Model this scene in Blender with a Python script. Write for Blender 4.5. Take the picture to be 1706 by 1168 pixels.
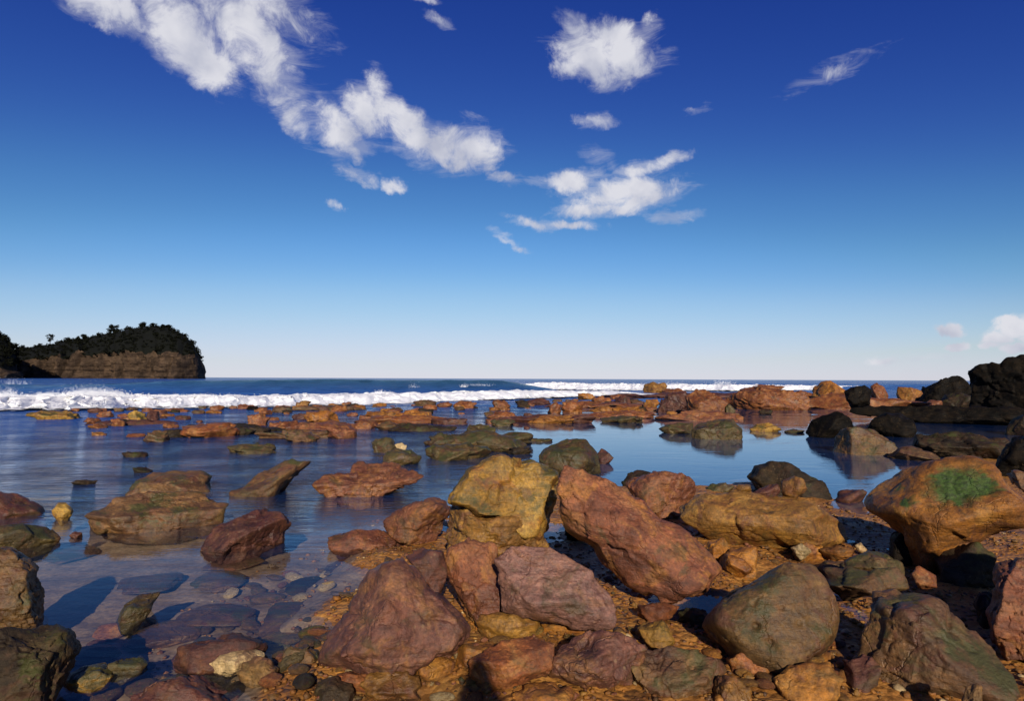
import bpy, bmesh, math, random
import numpy as np
from mathutils import Vector, Matrix
R = math.radians
scene = bpy.context.scene
for o in list(bpy.data.objects): bpy.data.objects.remove(o)
COL = scene.collection

# ------------------------------------------------------------------ camera
W0, H0 = 1706.0, 1168.0          # photograph size, the unit of all traced outlines
LENS = 22.0
FPX = LENS / 36.0 * W0
CAMZ = 1.3
HORIZON = 631.0
PITCH = math.atan((HORIZON - H0 / 2) / FPX)
ROLL = R(0.25)
CAM_M = Matrix.Rotation(math.pi / 2 + PITCH, 3, 'X') @ Matrix.Rotation(ROLL, 3, 'Z')
cd = bpy.data.cameras.new('camera'); cam = bpy.data.objects.new('camera', cd); COL.objects.link(cam)
cd.lens = LENS; cd.sensor_width = 36.0; cd.clip_start = 0.05; cd.clip_end = 60000
cam.location = (0, 0, CAMZ); cam.rotation_euler = CAM_M.to_euler()
scene.camera = cam

def ray(px, py):
    return CAM_M @ Vector(((px - W0 / 2) / FPX, (H0 / 2 - py) / FPX, -1.0))
def P(px, py, z=0.0):
    d = ray(px, py); t = (z - CAMZ) / d.z
    return Vector((0, 0, CAMZ)) + d * t
def PY(px, py, Y):
    d = ray(px, py)
    return Vector((0, 0, CAMZ)) + d * (Y / d.y)

# ------------------------------------------------------------------ sky, sun, exposure
ANTI = ray(735, 1120).normalized()              # where the shadow of one's own head would fall
SUN_EL = math.asin(-ANTI.z)
SUN_AZ = math.atan2(-ANTI.x, -ANTI.y)           # clockwise from +Y
sd = bpy.data.lights.new('sun', 'SUN'); so = bpy.data.objects.new('sun', sd); COL.objects.link(so)
sd.energy = 5.0; sd.angle = R(0.5); sd.color = (1.0, 0.88, 0.72)
so.rotation_euler = ANTI.to_track_quat('-Z', 'Y').to_euler()
vs = scene.view_settings
vs.view_transform = 'Standard'; vs.look = 'None'; vs.gamma = 1.0; vs.exposure = 0.12; vs.use_curve_mapping = False
scene.cycles.max_bounces = 7; scene.cycles.transparent_max_bounces = 12
scene.cycles.caustics_reflective = False; scene.cycles.caustics_refractive = False
scene.cycles.use_denoising = True
scene.render.film_transparent = False

class G:
    """small node-graph helper"""
    def __init__(s, tree): s.t = tree; s.n = tree.nodes; s.l = tree.links
    def add(s, typ, **kw):
        n = s.n.new(typ)
        for k, v in kw.items(): setattr(n, k, v)
        return n
    def put(s, sock, v):
        if isinstance(v, bpy.types.NodeSocket): s.l.new(v, sock)
        elif v is not None:
            try: sock.default_value = v
            except Exception: sock.default_value = (v, v, v)
    def math(s, op, a, b=None, c=None, clamp=False):
        n = s.add('ShaderNodeMath', operation=op, use_clamp=clamp)
        for i, v in enumerate((a, b, c)):
            if v is not None: s.put(n.inputs[i], v)
        return n.outputs[0]
    def vmath(s, op, a, b=None, c=None, scale=None):
        n = s.add('ShaderNodeVectorMath', operation=op)
        for i, v in enumerate((a, b, c)):
            if v is not None: s.put(n.inputs[i], v)
        if scale is not None: s.put(n.inputs['Scale'], scale)
        return n.outputs['Value'] if op in ('LENGTH', 'DOT_PRODUCT', 'DISTANCE') else n.outputs[0]
    def noise(s, vec, scale, detail=4, rough=0.55, dist=0.0, col=False, typ='FBM'):
        n = s.add('ShaderNodeTexNoise', noise_dimensions='3D', noise_type=typ)
        if vec is not None: s.l.new(vec, n.inputs['Vector'])
        n.inputs['Scale'].default_value = scale; n.inputs['Detail'].default_value = detail
        n.inputs['Roughness'].default_value = rough; n.inputs['Distortion'].default_value = dist
        return n.outputs['Color'] if col else n.outputs[0]
    def smooth(s, v, lo, hi, a=0.0, b=1.0):
        n = s.add('ShaderNodeMapRange', interpolation_type='SMOOTHSTEP')
        s.put(n.inputs['Value'], v); s.put(n.inputs['From Min'], lo); s.put(n.inputs['From Max'], hi)
        s.put(n.inputs['To Min'], a); s.put(n.inputs['To Max'], b)
        return n.outputs[0]
    def mix(s, f, a, b, blend='MIX'):
        n = s.add('ShaderNodeMix', data_type='RGBA', blend_type=blend)
        s.put(n.inputs[0], f)
        for sock, v in ((n.inputs[6], a), (n.inputs[7], b)):
            if isinstance(v, bpy.types.NodeSocket): s.l.new(v, sock)
            else: sock.default_value = (*v, 1) if len(v) == 3 else v
        return n.outputs[2]
    def ramp(s, v, stops, interp='LINEAR'):
        n = s.add('ShaderNodeValToRGB'); n.color_ramp.interpolation = interp
        e = n.color_ramp.elements
        while len(e) < len(stops): e.new(0.5)
        for el, (p, c) in zip(e, stops):
            el.position = p; el.color = (*c, 1)
        s.put(n.inputs[0], v)
        return n.outputs[0]
    def bump(s, h, strength, distance, normal=None):
        n = s.add('ShaderNodeBump'); s.put(n.inputs['Height'], h)
        s.put(n.inputs['Strength'], strength); s.put(n.inputs['Distance'], distance)
        if normal is not None: s.l.new(normal, n.inputs['Normal'])
        return n.outputs[0]

def azel(px, py):
    d = ray(px, py).normalized()
    return math.atan2(d.x, d.y), math.asin(d.z)

# clouds: (centre x, y, half width, half height, tilt clockwise, weight), directions in the sky
CLOUDS = [
 (180,14,85,36,14,1.0),(290,40,130,56,24,1.1),(335,95,75,50,8,1.15),(405,50,130,62,34,.85),(440,-5,110,50,20,.6),(455,125,120,42,46,.7),
 (492,185,32,46,-28,.8),(560,218,62,36,42,1.0),(588,252,36,20,32,.9),(588,288,42,16,24,.7),(652,309,24,14,10,.85),(558,336,16,8,5,.5),
 (626,145,22,38,-18,.8),(615,185,58,44,28,1.05),(680,212,66,38,26,1.05),(760,246,74,44,0,1.1),(812,243,30,14,-14,.8),(836,294,32,13,10,.7),(905,300,40,9,12,.42),
 (702,-4,26,9,10,.8),(728,38,24,11,20,.7),
 (1005,84,92,50,8,1.1),(955,48,38,26,32,.95),(950,104,36,22,0,.8),(1022,122,42,30,0,.85),(1082,48,24,18,-30,.5),
 (992,201,36,15,4,.68),
 (1040,322,102,30,-4,1.1),(962,303,48,22,0,1.0),(1085,274,60,15,-12,.85),(1000,346,82,16,0,1.0),(1126,361,42,13,0,.95),(1105,325,40,22,0,.9),(1000,262,30,14,20,.45),
 (920,371,74,11,5,.9),(855,406,38,9,26,.7),
 (1395,116,60,15,-14,.34),(1160,180,24,7,0,.42),
 (1700,541,34,20,0,1.7),(1672,562,26,14,0,1.4),(1662,577,20,9,0,1.4),(1695,580,24,10,0,1.4),(1594,547,24,11,12,1.4),(1602,576,26,9,0,1.4),(1760,560,60,30,0,1.5),(1468,602,28,8,0,1.0),(1560,592,60,6,0,.35),
]
world = bpy.data.worlds.new('World'); scene.world = world; world.use_nodes = True
g = G(world.node_tree); g.n.clear()
sky = g.add('ShaderNodeTexSky', sky_type='NISHITA'); sky.sun_disc = False
sky.sun_elevation = SUN_EL; sky.sun_rotation = SUN_AZ; sky.air_density = 1.0; sky.dust_density = 0.0; sky.ozone_density = 5.0; sky.altitude = 0
SKY_STRENGTH = 0.07
tc = g.add('ShaderNodeTexCoord'); dirv = tc.outputs['Generated']
sep = g.add('ShaderNodeSeparateXYZ'); g.l.new(dirv, sep.inputs[0])
az = g.math('ARCTAN2', sep.outputs[0], sep.outputs[1]); el = g.math('ARCSINE', sep.outputs[2])
cmb = g.add('ShaderNodeCombineXYZ'); g.put(cmb.inputs[0], az); g.put(cmb.inputs[1], el)
w1 = g.vmath('SUBTRACT', g.noise(dirv, 9, 2, col=True), (0.5, 0.5, 0.5))
w2 = g.vmath('SUBTRACT', g.noise(dirv, 34, 4, 0.6, col=True), (0.5, 0.5, 0.5))
g.put(cmb.inputs[2], 1.0)
p = g.vmath('MULTIPLY_ADD', w1, (0.034, 0.026, 0), cmb.outputs[0])
p = g.vmath('MULTIPLY_ADD', w2, (0.034, 0.026, 0), p)
field = None
for (cx, cy, rx, ry, rot, wt) in CLOUDS:
    a0, e0 = azel(cx, cy); a1, e1 = azel(cx + 10, cy); a2, e2 = azel(cx, cy - 10)
    ra = rx * abs(a1 - a0) / 10 * 1.18; re = ry * abs(e2 - e0) / 10 * 1.18
    c_, s_ = math.cos(R(rot)), math.sin(R(rot))
    q1 = g.vmath('DOT_PRODUCT', p, (c_ / ra, -s_ / ra, (-a0 * c_ + e0 * s_) / ra))
    q2 = g.vmath('DOT_PRODUCT', p, (s_ / re, c_ / re, (-a0 * s_ - e0 * c_) / re))
    v = g.math('MULTIPLY_ADD', q2, q2, g.math('MULTIPLY', q1, q1))
    v = g.math('MULTIPLY_ADD', v, -wt, wt)
    field = v if field is None else g.math('MAXIMUM', field, v)
field = g.math('MAXIMUM', field, -1.5)
# the same kind of scattered clouds goes on round the rest of the sky
other = g.math('MULTIPLY_ADD', g.noise(dirv, 5.0, 3, 0.5), 3.2, -1.95)
beside = g.smooth(g.math('ABSOLUTE', az), 0.85, 1.1)
other = g.math('MULTIPLY_ADD', g.math('SUBTRACT', other, -3.0), beside, -3.0)
field = g.math('MAXIMUM', field, other)
fbm = g.noise(dirv, 19, 9, 0.66, 0.5)
dens = g.math('MULTIPLY_ADD', g.math('SUBTRACT', fbm, 0.5), 2.6, field)
alpha = g.smooth(dens, 0.10, 1.05)
wm = g.add('ShaderNodeMapping', vector_type='POINT'); g.l.new(cmb.outputs[0], wm.inputs[0]); wm.inputs[2].default_value = (0, 0, R(40)); wm.inputs[3].default_value = (0.35, 1.4, 1)
wisp = g.smooth(g.math('MULTIPLY_ADD', g.math('SUBTRACT', g.noise(wm.outputs[0], 30, 7, 0.65, 0.8), 0.47), 3.4, field), 0.0, 1.3, 0.0, 0.42)
alpha = g.math('MAXIMUM', alpha, wisp)
alpha = g.math('MULTIPLY', alpha, 0.96)
skyc = g.vmath('SCALE', sky.outputs[0], scale=SKY_STRENGTH)
cv = g.add('ShaderNodeRGBCurve'); g.l.new(skyc, cv.inputs['Color'])     # one tone curve for the whole dome: a deep polarised blue
for ch, ptsc in enumerate(([(.063,.016),(.117,.064),(.17,.14),(.27,.33),(.45,.53),(.70,.65),(1,.80)],
                           [(.127,.054),(.235,.205),(.33,.36),(.479,.55),(.73,.68),(1,.85)],
                           [(.262,.285),(.445,.52),(.571,.72),(.686,.78),(1,.90)])):
    c_ = cv.mapping.curves[ch]; c_.points[0].location = (0, 0); c_.points[1].location = ptsc[-1]
    for q_ in ptsc[:-1]: c_.points.new(*q_)
cv.mapping.update()
sc_ = g.add('ShaderNodeSeparateColor'); g.l.new(cv.outputs[0], sc_.inputs[0])      # the air over the sea stays white to blue, never yellow
cb_ = g.add('ShaderNodeCombineColor'); g.l.new(sc_.outputs[0], cb_.inputs[0]); g.l.new(sc_.outputs[1], cb_.inputs[1])
g.put(cb_.inputs[2], g.math('MAXIMUM', sc_.outputs[2], g.math('MULTIPLY', sc_.outputs[1], 1.10)))
gm = cb_
cshade = g.noise(dirv, 14, 4, 0.5)
ccol = g.ramp(cshade, [(0.35, (0.44, 0.46, 0.56)), (0.6, (0.68, 0.68, 0.73))])
final = g.mix(alpha, gm.outputs[0], ccol)
bg = g.add('ShaderNodeBackground'); g.l.new(final, bg.inputs[0])
bg0 = g.add('ShaderNodeBackground'); g.l.new(gm.outputs[0], bg0.inputs[0])
above = g.math('GREATER_THAN', el, 0.0)                    # no cloud below the horizon
mxw = g.add('ShaderNodeMixShader'); g.put(mxw.inputs[0], above); g.l.new(bg0.outputs[0], mxw.inputs[1]); g.l.new(bg.outputs[0], mxw.inputs[2])
out = g.add('ShaderNodeOutputWorld'); g.l.new(mxw.outputs[0], out.inputs[0])

# ------------------------------------------------------------------ numpy noise
_rs = np.random.RandomState(7)
_perm = np.tile(_rs.permutation(256), 3)
_grad = _rs.normal(size=(256, 3)); _grad /= np.linalg.norm(_grad, axis=1)[:, None]
def noise3(p):
    i = np.floor(p).astype(np.int64); f = p - i; i &= 255
    u = f * f * f * (f * (f * 6 - 15) + 10)
    res = 0
    for dx in (0, 1):
        wx = u[:, 0] if dx else 1 - u[:, 0]
        for dy in (0, 1):
            wy = u[:, 1] if dy else 1 - u[:, 1]
            for dz in (0, 1):
                wz = u[:, 2] if dz else 1 - u[:, 2]
                h = _perm[_perm[_perm[i[:, 0] + dx] + i[:, 1] + dy] + i[:, 2] + dz]
                d = f - np.array((dx, dy, dz))
                res = res + wx * wy * wz * np.einsum('ij,ij->i', _grad[h], d)
    return res * 1.5
def fbm3(p, octv=4, gain=0.5, ridged=False):
    a = 1.0; s = 0; q = np.array(p, float)
    for k in range(octv):
        n = noise3(q + 17.3 * k)
        if ridged: n = 0.5 - np.abs(n) * 1.6
        s = s + a * n; a *= gain; q = q * 2.03
    return s

# ------------------------------------------------------------------ materials
def new_mat(name):
    m = bpy.data.materials.new(name); m.use_nodes = True
    gg = G(m.node_tree); gg.n.clear()
    o = gg.add('ShaderNodeOutputMaterial')
    return m, gg, o
def principled(gg, o, col, rough, normal=None, spec=0.4):
    b = gg.add('ShaderNodeBsdfPrincipled'); gg.put(b.inputs['Base Color'], col if isinstance(col, bpy.types.NodeSocket) else (*col, 1))
    gg.put(b.inputs['Roughness'], rough); gg.put(b.inputs['Specular IOR Level'], spec)
    if normal is not None: gg.l.new(normal, b.inputs['Normal'])
    gg.l.new(b.outputs[0], o.inputs['Surface'])
    return b

def rock_mat(name, cols, stain, stain_amt=0.45, rough=0.56, algae=0.0, bump=1.0, spec=0.45, mixin=0.6):
    m, gg, o = new_mat(name)
    t = gg.add('ShaderNodeTexCoord'); oi = gg.add('ShaderNodeObjectInfo')
    off = gg.math('MULTIPLY', oi.outputs['Random'], 57.0)
    v = gg.vmath('ADD', t.outputs['Object'], off)
    n1 = gg.noise(v, 3.2, 8, 0.62, 0.6)
    c = gg.ramp(n1, [(0.30, cols[0]), (0.5, cols[1]), (0.68, cols[2])])
    # stained patches
    n2 = gg.noise(v, 5.5, 6, 0.65, 1.0)
    c = gg.mix(gg.math('MULTIPLY', gg.smooth(n2, 0.50, 0.64), stain_amt), c, stain)
    # mineral grain
    n3 = gg.noise(v, 55, 5, 0.75)
    c = gg.mix(1.0, c, gg.ramp(n3, [(0.3, (0.5, 0.5, 0.5)), (0.5, (0.95, 0.95, 0.95)), (0.75, (1.55, 1.5, 1.4))]), 'MULTIPLY')
    # other minerals and weed mixed into every stone
    n4 = gg.noise(gg.vmath('ADD', v, (31.0, 7.0, 3.0)), 4.2, 7, 0.68, 1.2)
    c = gg.mix(gg.math('MULTIPLY', gg.smooth(n4, 0.53, 0.63), mixin), c, (.105, .042, .028))
    n5 = gg.noise(gg.vmath('ADD', v, (3.0, 47.0, 11.0)), 3.6, 7, 0.7, 0.9)
    c = gg.mix(gg.math('MULTIPLY', gg.smooth(n5, 0.54, 0.66), mixin), c, (.060, .048, .018))
    bm_ = gg.add('ShaderNodeMapping'); gg.l.new(v, bm_.inputs[0]); bm_.inputs[2].default_value = (0.35, 0.2, 0.0); bm_.inputs[3].default_value = (1.0, 1.0, 7.5)
    bed = gg.noise(bm_.outputs[0], 3.4, 5, 0.65, 0.4)
    c = gg.mix(0.7, c, gg.ramp(bed, [(0.36, (.62,.58,.55)), (0.5, (1, 1, 1)), (0.66, (1.22, 1.18, 1.12))]), 'MULTIPLY')
    n3b = gg.noise(v, 19, 5, 0.7)
    c = gg.mix(1.0, c, gg.ramp(n3b, [(0.32, (0.62, 0.60, 0.58)), (0.5, (1, 1, 1)), (0.7, (1.28, 1.22, 1.15))]), 'MULTIPLY')
    # pale lichen and salt specks
    vo = gg.add('ShaderNodeTexVoronoi', feature='F1'); gg.l.new(v, vo.inputs['Vector']); vo.inputs['Scale'].default_value = 34
    spk = gg.math('MULTIPLY', gg.smooth(vo.outputs['Distance'], 0.28, 0.16), gg.smooth(gg.noise(v, 8, 3), 0.52, 0.62))
    c = gg.mix(gg.math('MULTIPLY', spk, 0.2), c, (0.40, 0.28, 0.15))
    # cracks
    ck = gg.add('ShaderNodeTexVoronoi', feature='DISTANCE_TO_EDGE')
    wv = gg.vmath('MULTIPLY_ADD', gg.noise(v, 6, 4, col=True), (0.35, 0.35, 0.35), v)
    gg.l.new(wv, ck.inputs['Vector']); ck.inputs['Scale'].default_value = 2.6
    crack = gg.smooth(ck.outputs['Distance'], 0.0, 0.022)
    crackm = gg.math('MAXIMUM', crack, gg.smooth(gg.noise(v, 2.0, 2), 0.47, 0.53))
    if algae > 0:
        geo = gg.add('ShaderNodeNewGeometry'); sp = gg.add('ShaderNodeSeparateXYZ'); gg.l.new(geo.outputs['Normal'], sp.inputs[0])
        am = gg.math('MULTIPLY', gg.smooth(gg.noise(v, 4.0, 6, 0.7), 0.52 - 0.12 * algae, 0.66 - 0.12 * algae), gg.smooth(sp.outputs[2], -0.1, 0.5))
        c = gg.mix(gg.math('MULTIPLY', am, 0.85), c, (0.042, 0.046, 0.012))
    hsv = gg.add('ShaderNodeHueSaturation'); gg.l.new(c, hsv.inputs['Color'])
    r2 = gg.math('FRACT', gg.math('MULTIPLY', oi.outputs['Random'], 13.7))
    gg.put(hsv.inputs['Value'], gg.math('MULTIPLY_ADD', r2, 0.32, 0.76))
    hsv.inputs['Saturation'].default_value = 1.08
    # relief
    h1 = gg.noise(v, 12, 8, 0.68); h2 = gg.noise(v, 60, 5, 0.7)
    pit = gg.add('ShaderNodeTexVoronoi', feature='F1'); gg.l.new(v, pit.inputs['Vector']); pit.inputs['Scale'].default_value = 20
    pitd = gg.math('MULTIPLY', gg.smooth(pit.outputs['Distance'], 0.30, 0.0), gg.smooth(gg.noise(v, 3.5, 2), 0.5, 0.65))
    hh = gg.math('MULTIPLY_ADD', h2, 0.55, gg.math('MULTIPLY_ADD', bed, 0.9, gg.math('MULTIPLY', h1, 0.6)))
    hh = gg.math('MULTIPLY_ADD', pitd, -0.45, hh)
    hh = gg.math('MULTIPLY_ADD', crackm, 0.35, hh)
    nr = gg.bump(hh, 0.65 * bump, 0.02)
    rg = gg.math('ADD', gg.math('MULTIPLY_ADD', n3b, 0.25, rough - 0.20), gg.smooth(gg.noise(v, 2.2, 3), 0.42, 0.58, 0.0, 0.18))
    principled(gg, o, hsv.outputs[0], rg, nr, spec)
    return m

M = {}
M['purple'] = rock_mat('purple_sandstone', [(.045,.019,.016),(.122,.054,.038),(.20,.102,.060)], (.25,.125,.045), .5)
M['pink']   = rock_mat('pink_sandstone', [(.12,.060,.050),(.215,.115,.090),(.27,.142,.096)], (.28,.13,.05), .4)
M['redbrown']=rock_mat('red_brown_sandstone', [(.080,.030,.018),(.185,.072,.040),(.27,.125,.060)], (.33,.16,.05), .5)
M['rust']   = rock_mat('rust_sandstone', [(.075,.026,.013),(.19,.068,.028),(.29,.125,.048)], (.36,.19,.07), .5)
M['orange'] = rock_mat('orange_sandstone', [(.13,.050,.015),(.28,.122,.033),(.39,.20,.060)], (.15,.055,.022), .6)
M['ochre']  = rock_mat('ochre_sandstone', [(.095,.046,.016),(.22,.115,.034),(.35,.20,.062)], (.15,.060,.026), .6)
M['yellow'] = rock_mat('yellow_sandstone', [(.14,.072,.020),(.31,.18,.045),(.44,.29,.09)], (.21,.080,.026), .6, algae=.55)
M['tan']    = rock_mat('tan_sandstone', [(.060,.034,.015),(.135,.078,.030),(.21,.125,.050)], (.13,.058,.028), .5, algae=.3)
M['olive']  = rock_mat('olive_weedy_rock', [(.030,.022,.009),(.075,.054,.019),(.13,.095,.034)], (.11,.055,.024), .5, algae=.5)
M['brown']  = rock_mat('brown_rock', [(.045,.022,.012),(.105,.055,.026),(.19,.105,.045)], (.11,.080,.027), .45, algae=.2)
M['darkred']= rock_mat('dark_red_rock', [(.032,.013,.011),(.078,.030,.022),(.14,.058,.036)], (.16,.075,.030), .4)
M['black']  = rock_mat('black_rock', [(.003,.003,.003),(.007,.006,.005),(.015,.011,.007)], (.022,.014,.008), .3, rough=.7, spec=.08, mixin=.0)  # near-black rock; in the hollow and cleft it stands in for shade
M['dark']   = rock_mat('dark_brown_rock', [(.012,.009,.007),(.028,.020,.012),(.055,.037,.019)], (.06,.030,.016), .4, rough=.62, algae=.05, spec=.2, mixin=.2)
M['pale']   = rock_mat('pale_stone', [(.30,.20,.09),(.46,.34,.18),(.56,.44,.26)], (.32,.17,.06), .35)

# ------------------------------------------------------------------ tagging
def tag(o, label, cat=None, group=None, kind=None):
    o['label'] = label
    if cat: o['category'] = cat
    if group: o['group'] = group
    if kind: o['kind'] = kind
    return o
def link_mesh(name, me, mat, parent=None, loc=None):
    o = bpy.data.objects.new(name, me); COL.objects.link(o)
    if mat is not None and not me.materials: me.materials.append(mat)
    if loc is not None: o.location = loc
    if parent is not None: o.parent = parent
    return o
def mesh_np(name, verts, faces, smooth=True):
    me = bpy.data.meshes.new(name)
    verts = np.asarray(verts, np.float32); faces = np.asarray(faces, np.int32)
    k = faces.shape[1]
    me.vertices.add(len(verts)); me.vertices.foreach_set('co', verts.ravel())
    me.loops.add(faces.size); me.loops.foreach_set('vertex_index', faces.ravel())
    me.polygons.add(len(faces)); me.polygons.foreach_set('loop_start', np.arange(0, faces.size, k, dtype=np.int32))
    me.update(calc_edges=True)
    if smooth: me.polygons.foreach_set('use_smooth', np.ones(len(faces), bool))
    me.validate()
    return me
def grid_faces(nr, nc):
    i = np.arange(nr - 1)[:, None] * nc + np.arange(nc - 1)[None]
    return np.stack([i, i + 1, i + nc + 1, i + nc], -1).reshape(-1, 4)
def attr(me, name, vals):
    a = me.attributes.new(name, 'FLOAT', 'POINT'); a.data.foreach_set('value', np.asarray(vals, np.float32))
def sstep(x, a, b):
    t = np.clip((x - a) / (b - a), 0, 1); return t * t * (3 - 2 * t)

# ------------------------------------------------------------------ the ground: stony bank and shallow bed
EDGE = [(430,1190),(505,1075),(585,970),(640,915),(735,885),(765,835),(920,800),(1050,815),(1180,812),(1260,800),(1390,838),(1440,862),(1500,800),(1560,770),(1706,752)]
EDGE_W = [(-40, -14), (-10, -3.5), (-2.2, 0.9)] + [tuple(P(a, b).xy) for a, b in EDGE] + [(14, 11.5), (60, 22), (60, -60), (-40, -60)]
EDGE_W = np.array(EDGE_W)
POOLS = [(P(1152, 1012), .16, .13), (P(1190, 1030), .10, .10), (P(1275, 985), .10, .06), (P(700, 1165), .16, .09), (P(1320,968), .16, .08)]
def edge_signed(x, y):
    d = np.full(x.shape, 1e9); inside = np.zeros(x.shape, bool)
    n = len(EDGE_W)
    for k in range(n):
        ax, ay = EDGE_W[k]; bx, by = EDGE_W[(k + 1) % n]
        ex, ey = bx - ax, by - ay
        t = np.clip(((x - ax) * ex + (y - ay) * ey) / (ex * ex + ey * ey), 0, 1)
        d = np.minimum(d, np.hypot(x - ax - t * ex, y - ay - t * ey))
        c = ((ay > y) != (by > y)) & (x < (bx - ax) * (y - ay) / (by - ay + 1e-12) + ax)
        inside ^= c
    return np.where(inside, d, -d)
def ground_np(x, y):
    s = edge_signed(x, y)
    pts = np.stack([x, y, np.zeros_like(x)], -1)
    n1 = fbm3(pts * 1.7, 3); n2 = fbm3(pts * 7.0, 3)
    near = 1.0 / (1.0 + np.maximum(y, 0) * 0.03)
    s2 = s + n1 * 0.14
    land = np.minimum(0.022, 0.16 * s2) + sstep(-y, -1.5, 6) * 0.35
    bed = np.maximum(-0.13 - 0.006 * np.maximum(-s2, 0) ** 1.3, -0.05 + 0.22 * s2)
    bed = np.maximum(bed, -1.6)
    z = np.where(s2 > -0.25, np.maximum(land, bed), bed)
    z = np.where(s2 > 0, land, z)
    for c, r, dp in POOLS:
        z = z - dp * 1.2 * np.exp(-((x - c.x) ** 2 + (y - c.y) ** 2) / (2 * r * r))
    return z + (n1 * 0.045 + n2 * 0.016) * near, s2
def gz(x, y):
    z, s = ground_np(np.array([x]), np.array([y])); return float(z[0])

tx = np.linspace(-1, 1, 330)
gx = np.sinh(tx * 5.2) / math.sinh(5.2) * 400
gy = np.concatenate([np.linspace(-60, -4, 18)[:-1], np.linspace(-4, 1.4, 40)[:-1], np.linspace(1.4, 9, 230)[:-1], np.geomspace(9, 600, 120)])
XX, YY = np.meshgrid(gx, gy)
zz, ss = ground_np(XX.ravel(), YY.ravel())
zz = np.minimum(zz, np.where(YY.ravel() > 60, -1.6 - (YY.ravel() - 60) * 0.02, 9))
me = mesh_np('shore_ground', np.stack([XX.ravel(), YY.ravel(), zz], -1), grid_faces(len(gy), len(gx)))
attr(me, 'bank', sstep(ss, -0.16, 0.05))
attr(me, 'weed', np.maximum(sstep(-ss, 0.6, 1.6) * sstep(XX.ravel(), 0.1, 0.8), sstep(YY.ravel(), 4.6, 8.0) * sstep(-ss, 0.2, 0.8)))
def ground_mat():
    m, gg, o = new_mat('shore_ground')
    t = gg.add('ShaderNodeTexCoord'); v = t.outputs['Object']
    bank = gg.add('ShaderNodeAttribute', attribute_name='bank').outputs['Fac']
    weed = gg.add('ShaderNodeAttribute', attribute_name='weed').outputs['Fac']
    n1 = gg.noise(v, 5, 7, 0.65); n2 = gg.noise(v, 30, 6, 0.7); n3 = gg.noise(v, 1.1, 5, 0.6, 0.5)
    sand = gg.ramp(n1, [(0.3, (.13,.082,.046)), (0.5, (.23,.152,.088)), (0.7, (.34,.235,.14))])
    stain = gg.ramp(n1, [(0.3, (.13,.050,.011)), (0.5, (.30,.128,.026)), (0.7, (.44,.22,.052))])
    dark = gg.ramp(n3, [(0.35, (.012,.014,.012)), (0.5, (.030,.028,.020)), (0.65, (.075,.058,.036))])
    c = gg.mix(gg.smooth(gg.math('MULTIPLY_ADD', gg.math('SUBTRACT', n3, .5), 0.5, bank), 0.3, 0.7), sand, stain)
    c = gg.mix(gg.smooth(gg.math('MULTIPLY_ADD', gg.math('SUBTRACT', n3, .5), 1.2, weed), 0.2, 0.7), c, dark)
    c = gg.mix(1.0, c, gg.ramp(n2, [(0.3, (.55,.55,.55)), (0.5, (1, 1, 1)), (0.72, (1.4, 1.35, 1.25))]), 'MULTIPLY')
    vo = gg.add('ShaderNodeTexVoronoi', feature='F1'); gg.l.new(v, vo.inputs['Vector']); vo.inputs['Scale'].default_value = 26
    hh = gg.math('MULTIPLY_ADD', vo.outputs['Distance'], -0.8, gg.math('ADD', n1, gg.math('MULTIPLY', n2, 0.5)))
    principled(gg, o, c, 0.55, gg.bump(hh, gg.math('MULTIPLY_ADD', bank, 0.45, 0.2), 0.03), 0.4)
    return m
ground = link_mesh('shore_ground', me, ground_mat()); tag(ground, 'orange stony bank sloping into the sandy pool bed', kind='structure')

# ------------------------------------------------------------------ the sea
wy = np.concatenate([np.linspace(-14, 1.5, 24)[:-1], np.linspace(1.5, 9, 70)[:-1], np.geomspace(9, 120, 230)[:-1], np.geomspace(120, 40000, 90)])
wu = np.linspace(-1, 1, 311); wu = np.sign(wu) * np.abs(wu) ** 1.15 * 1.75
WY, WU = np.meshgrid(wy, wu, indexing='ij')
WX = WU * (np.maximum(WY, 0) + 7)
x, y = WX.ravel(), WY.ravel()
pts = np.stack([x * 0.12, y * 0.22, np.zeros_like(x)], -1)
chop = sstep(y, 17, 34)
z = chop * (0.10 * fbm3(pts, 3) + 0.06 * fbm3(pts * 4, 2))
# the green swell rearing up behind the surf
cy = 54 + 0.05 * x + 1.2 * np.sin(x * 0.06)
dy_ = y - cy
prof = np.where(dy_ < 0, np.exp(-(dy_ / 3.6) ** 2), np.exp(-(dy_ / 9.0) ** 2))
win = (1 - sstep(x, -2, 7)) * (0.55 + 0.45 * sstep(x, -40, -18)) * (1 - sstep(-x, 95, 130))
z = z + prof * win * (1.16 + 0.05 * noise3(np.stack([x * 0.25, x * 0, x * 0], -1)))
cy2 = 92 + 0.03 * x
z = z + 0.75 * np.exp(-((y - cy2) / 8.0) ** 2) * (0.6 + 0.4 * np.sin(x * 0.03))
z = np.where(y > 120, 0.12 * noise3(np.stack([x * 0.02, y * 0.05, 0 * x], -1)) * np.exp(-(y - 120) / 600), z)
me = mesh_np('sea', np.stack([x, y, z], -1), grid_faces(len(wy), len(wu)))
deep = sstep(y, 16 + 0.12 * np.abs(x) + 9 * sstep(x, -1.5, 3), 36 + 0.3 * np.abs(x))
attr(me, 'deep', np.maximum(deep, sstep(-x, 5, 14) * sstep(y, 4, 10)))
attr(me, 'ripple', np.clip(0.03 + sstep(-x, -0.2, 2.2) * sstep(y, 4.4, 8.0) * 0.9 + sstep(y, 13 + 13 * sstep(x, -1.5, 3), 22 + 13 * sstep(x, -1.5, 3)), 0.03, 1))
attr(me, 'body', sstep(y, 4.3, 8.5))
attr(me, 'swell', np.clip(prof * win, 0, 1))
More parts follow.
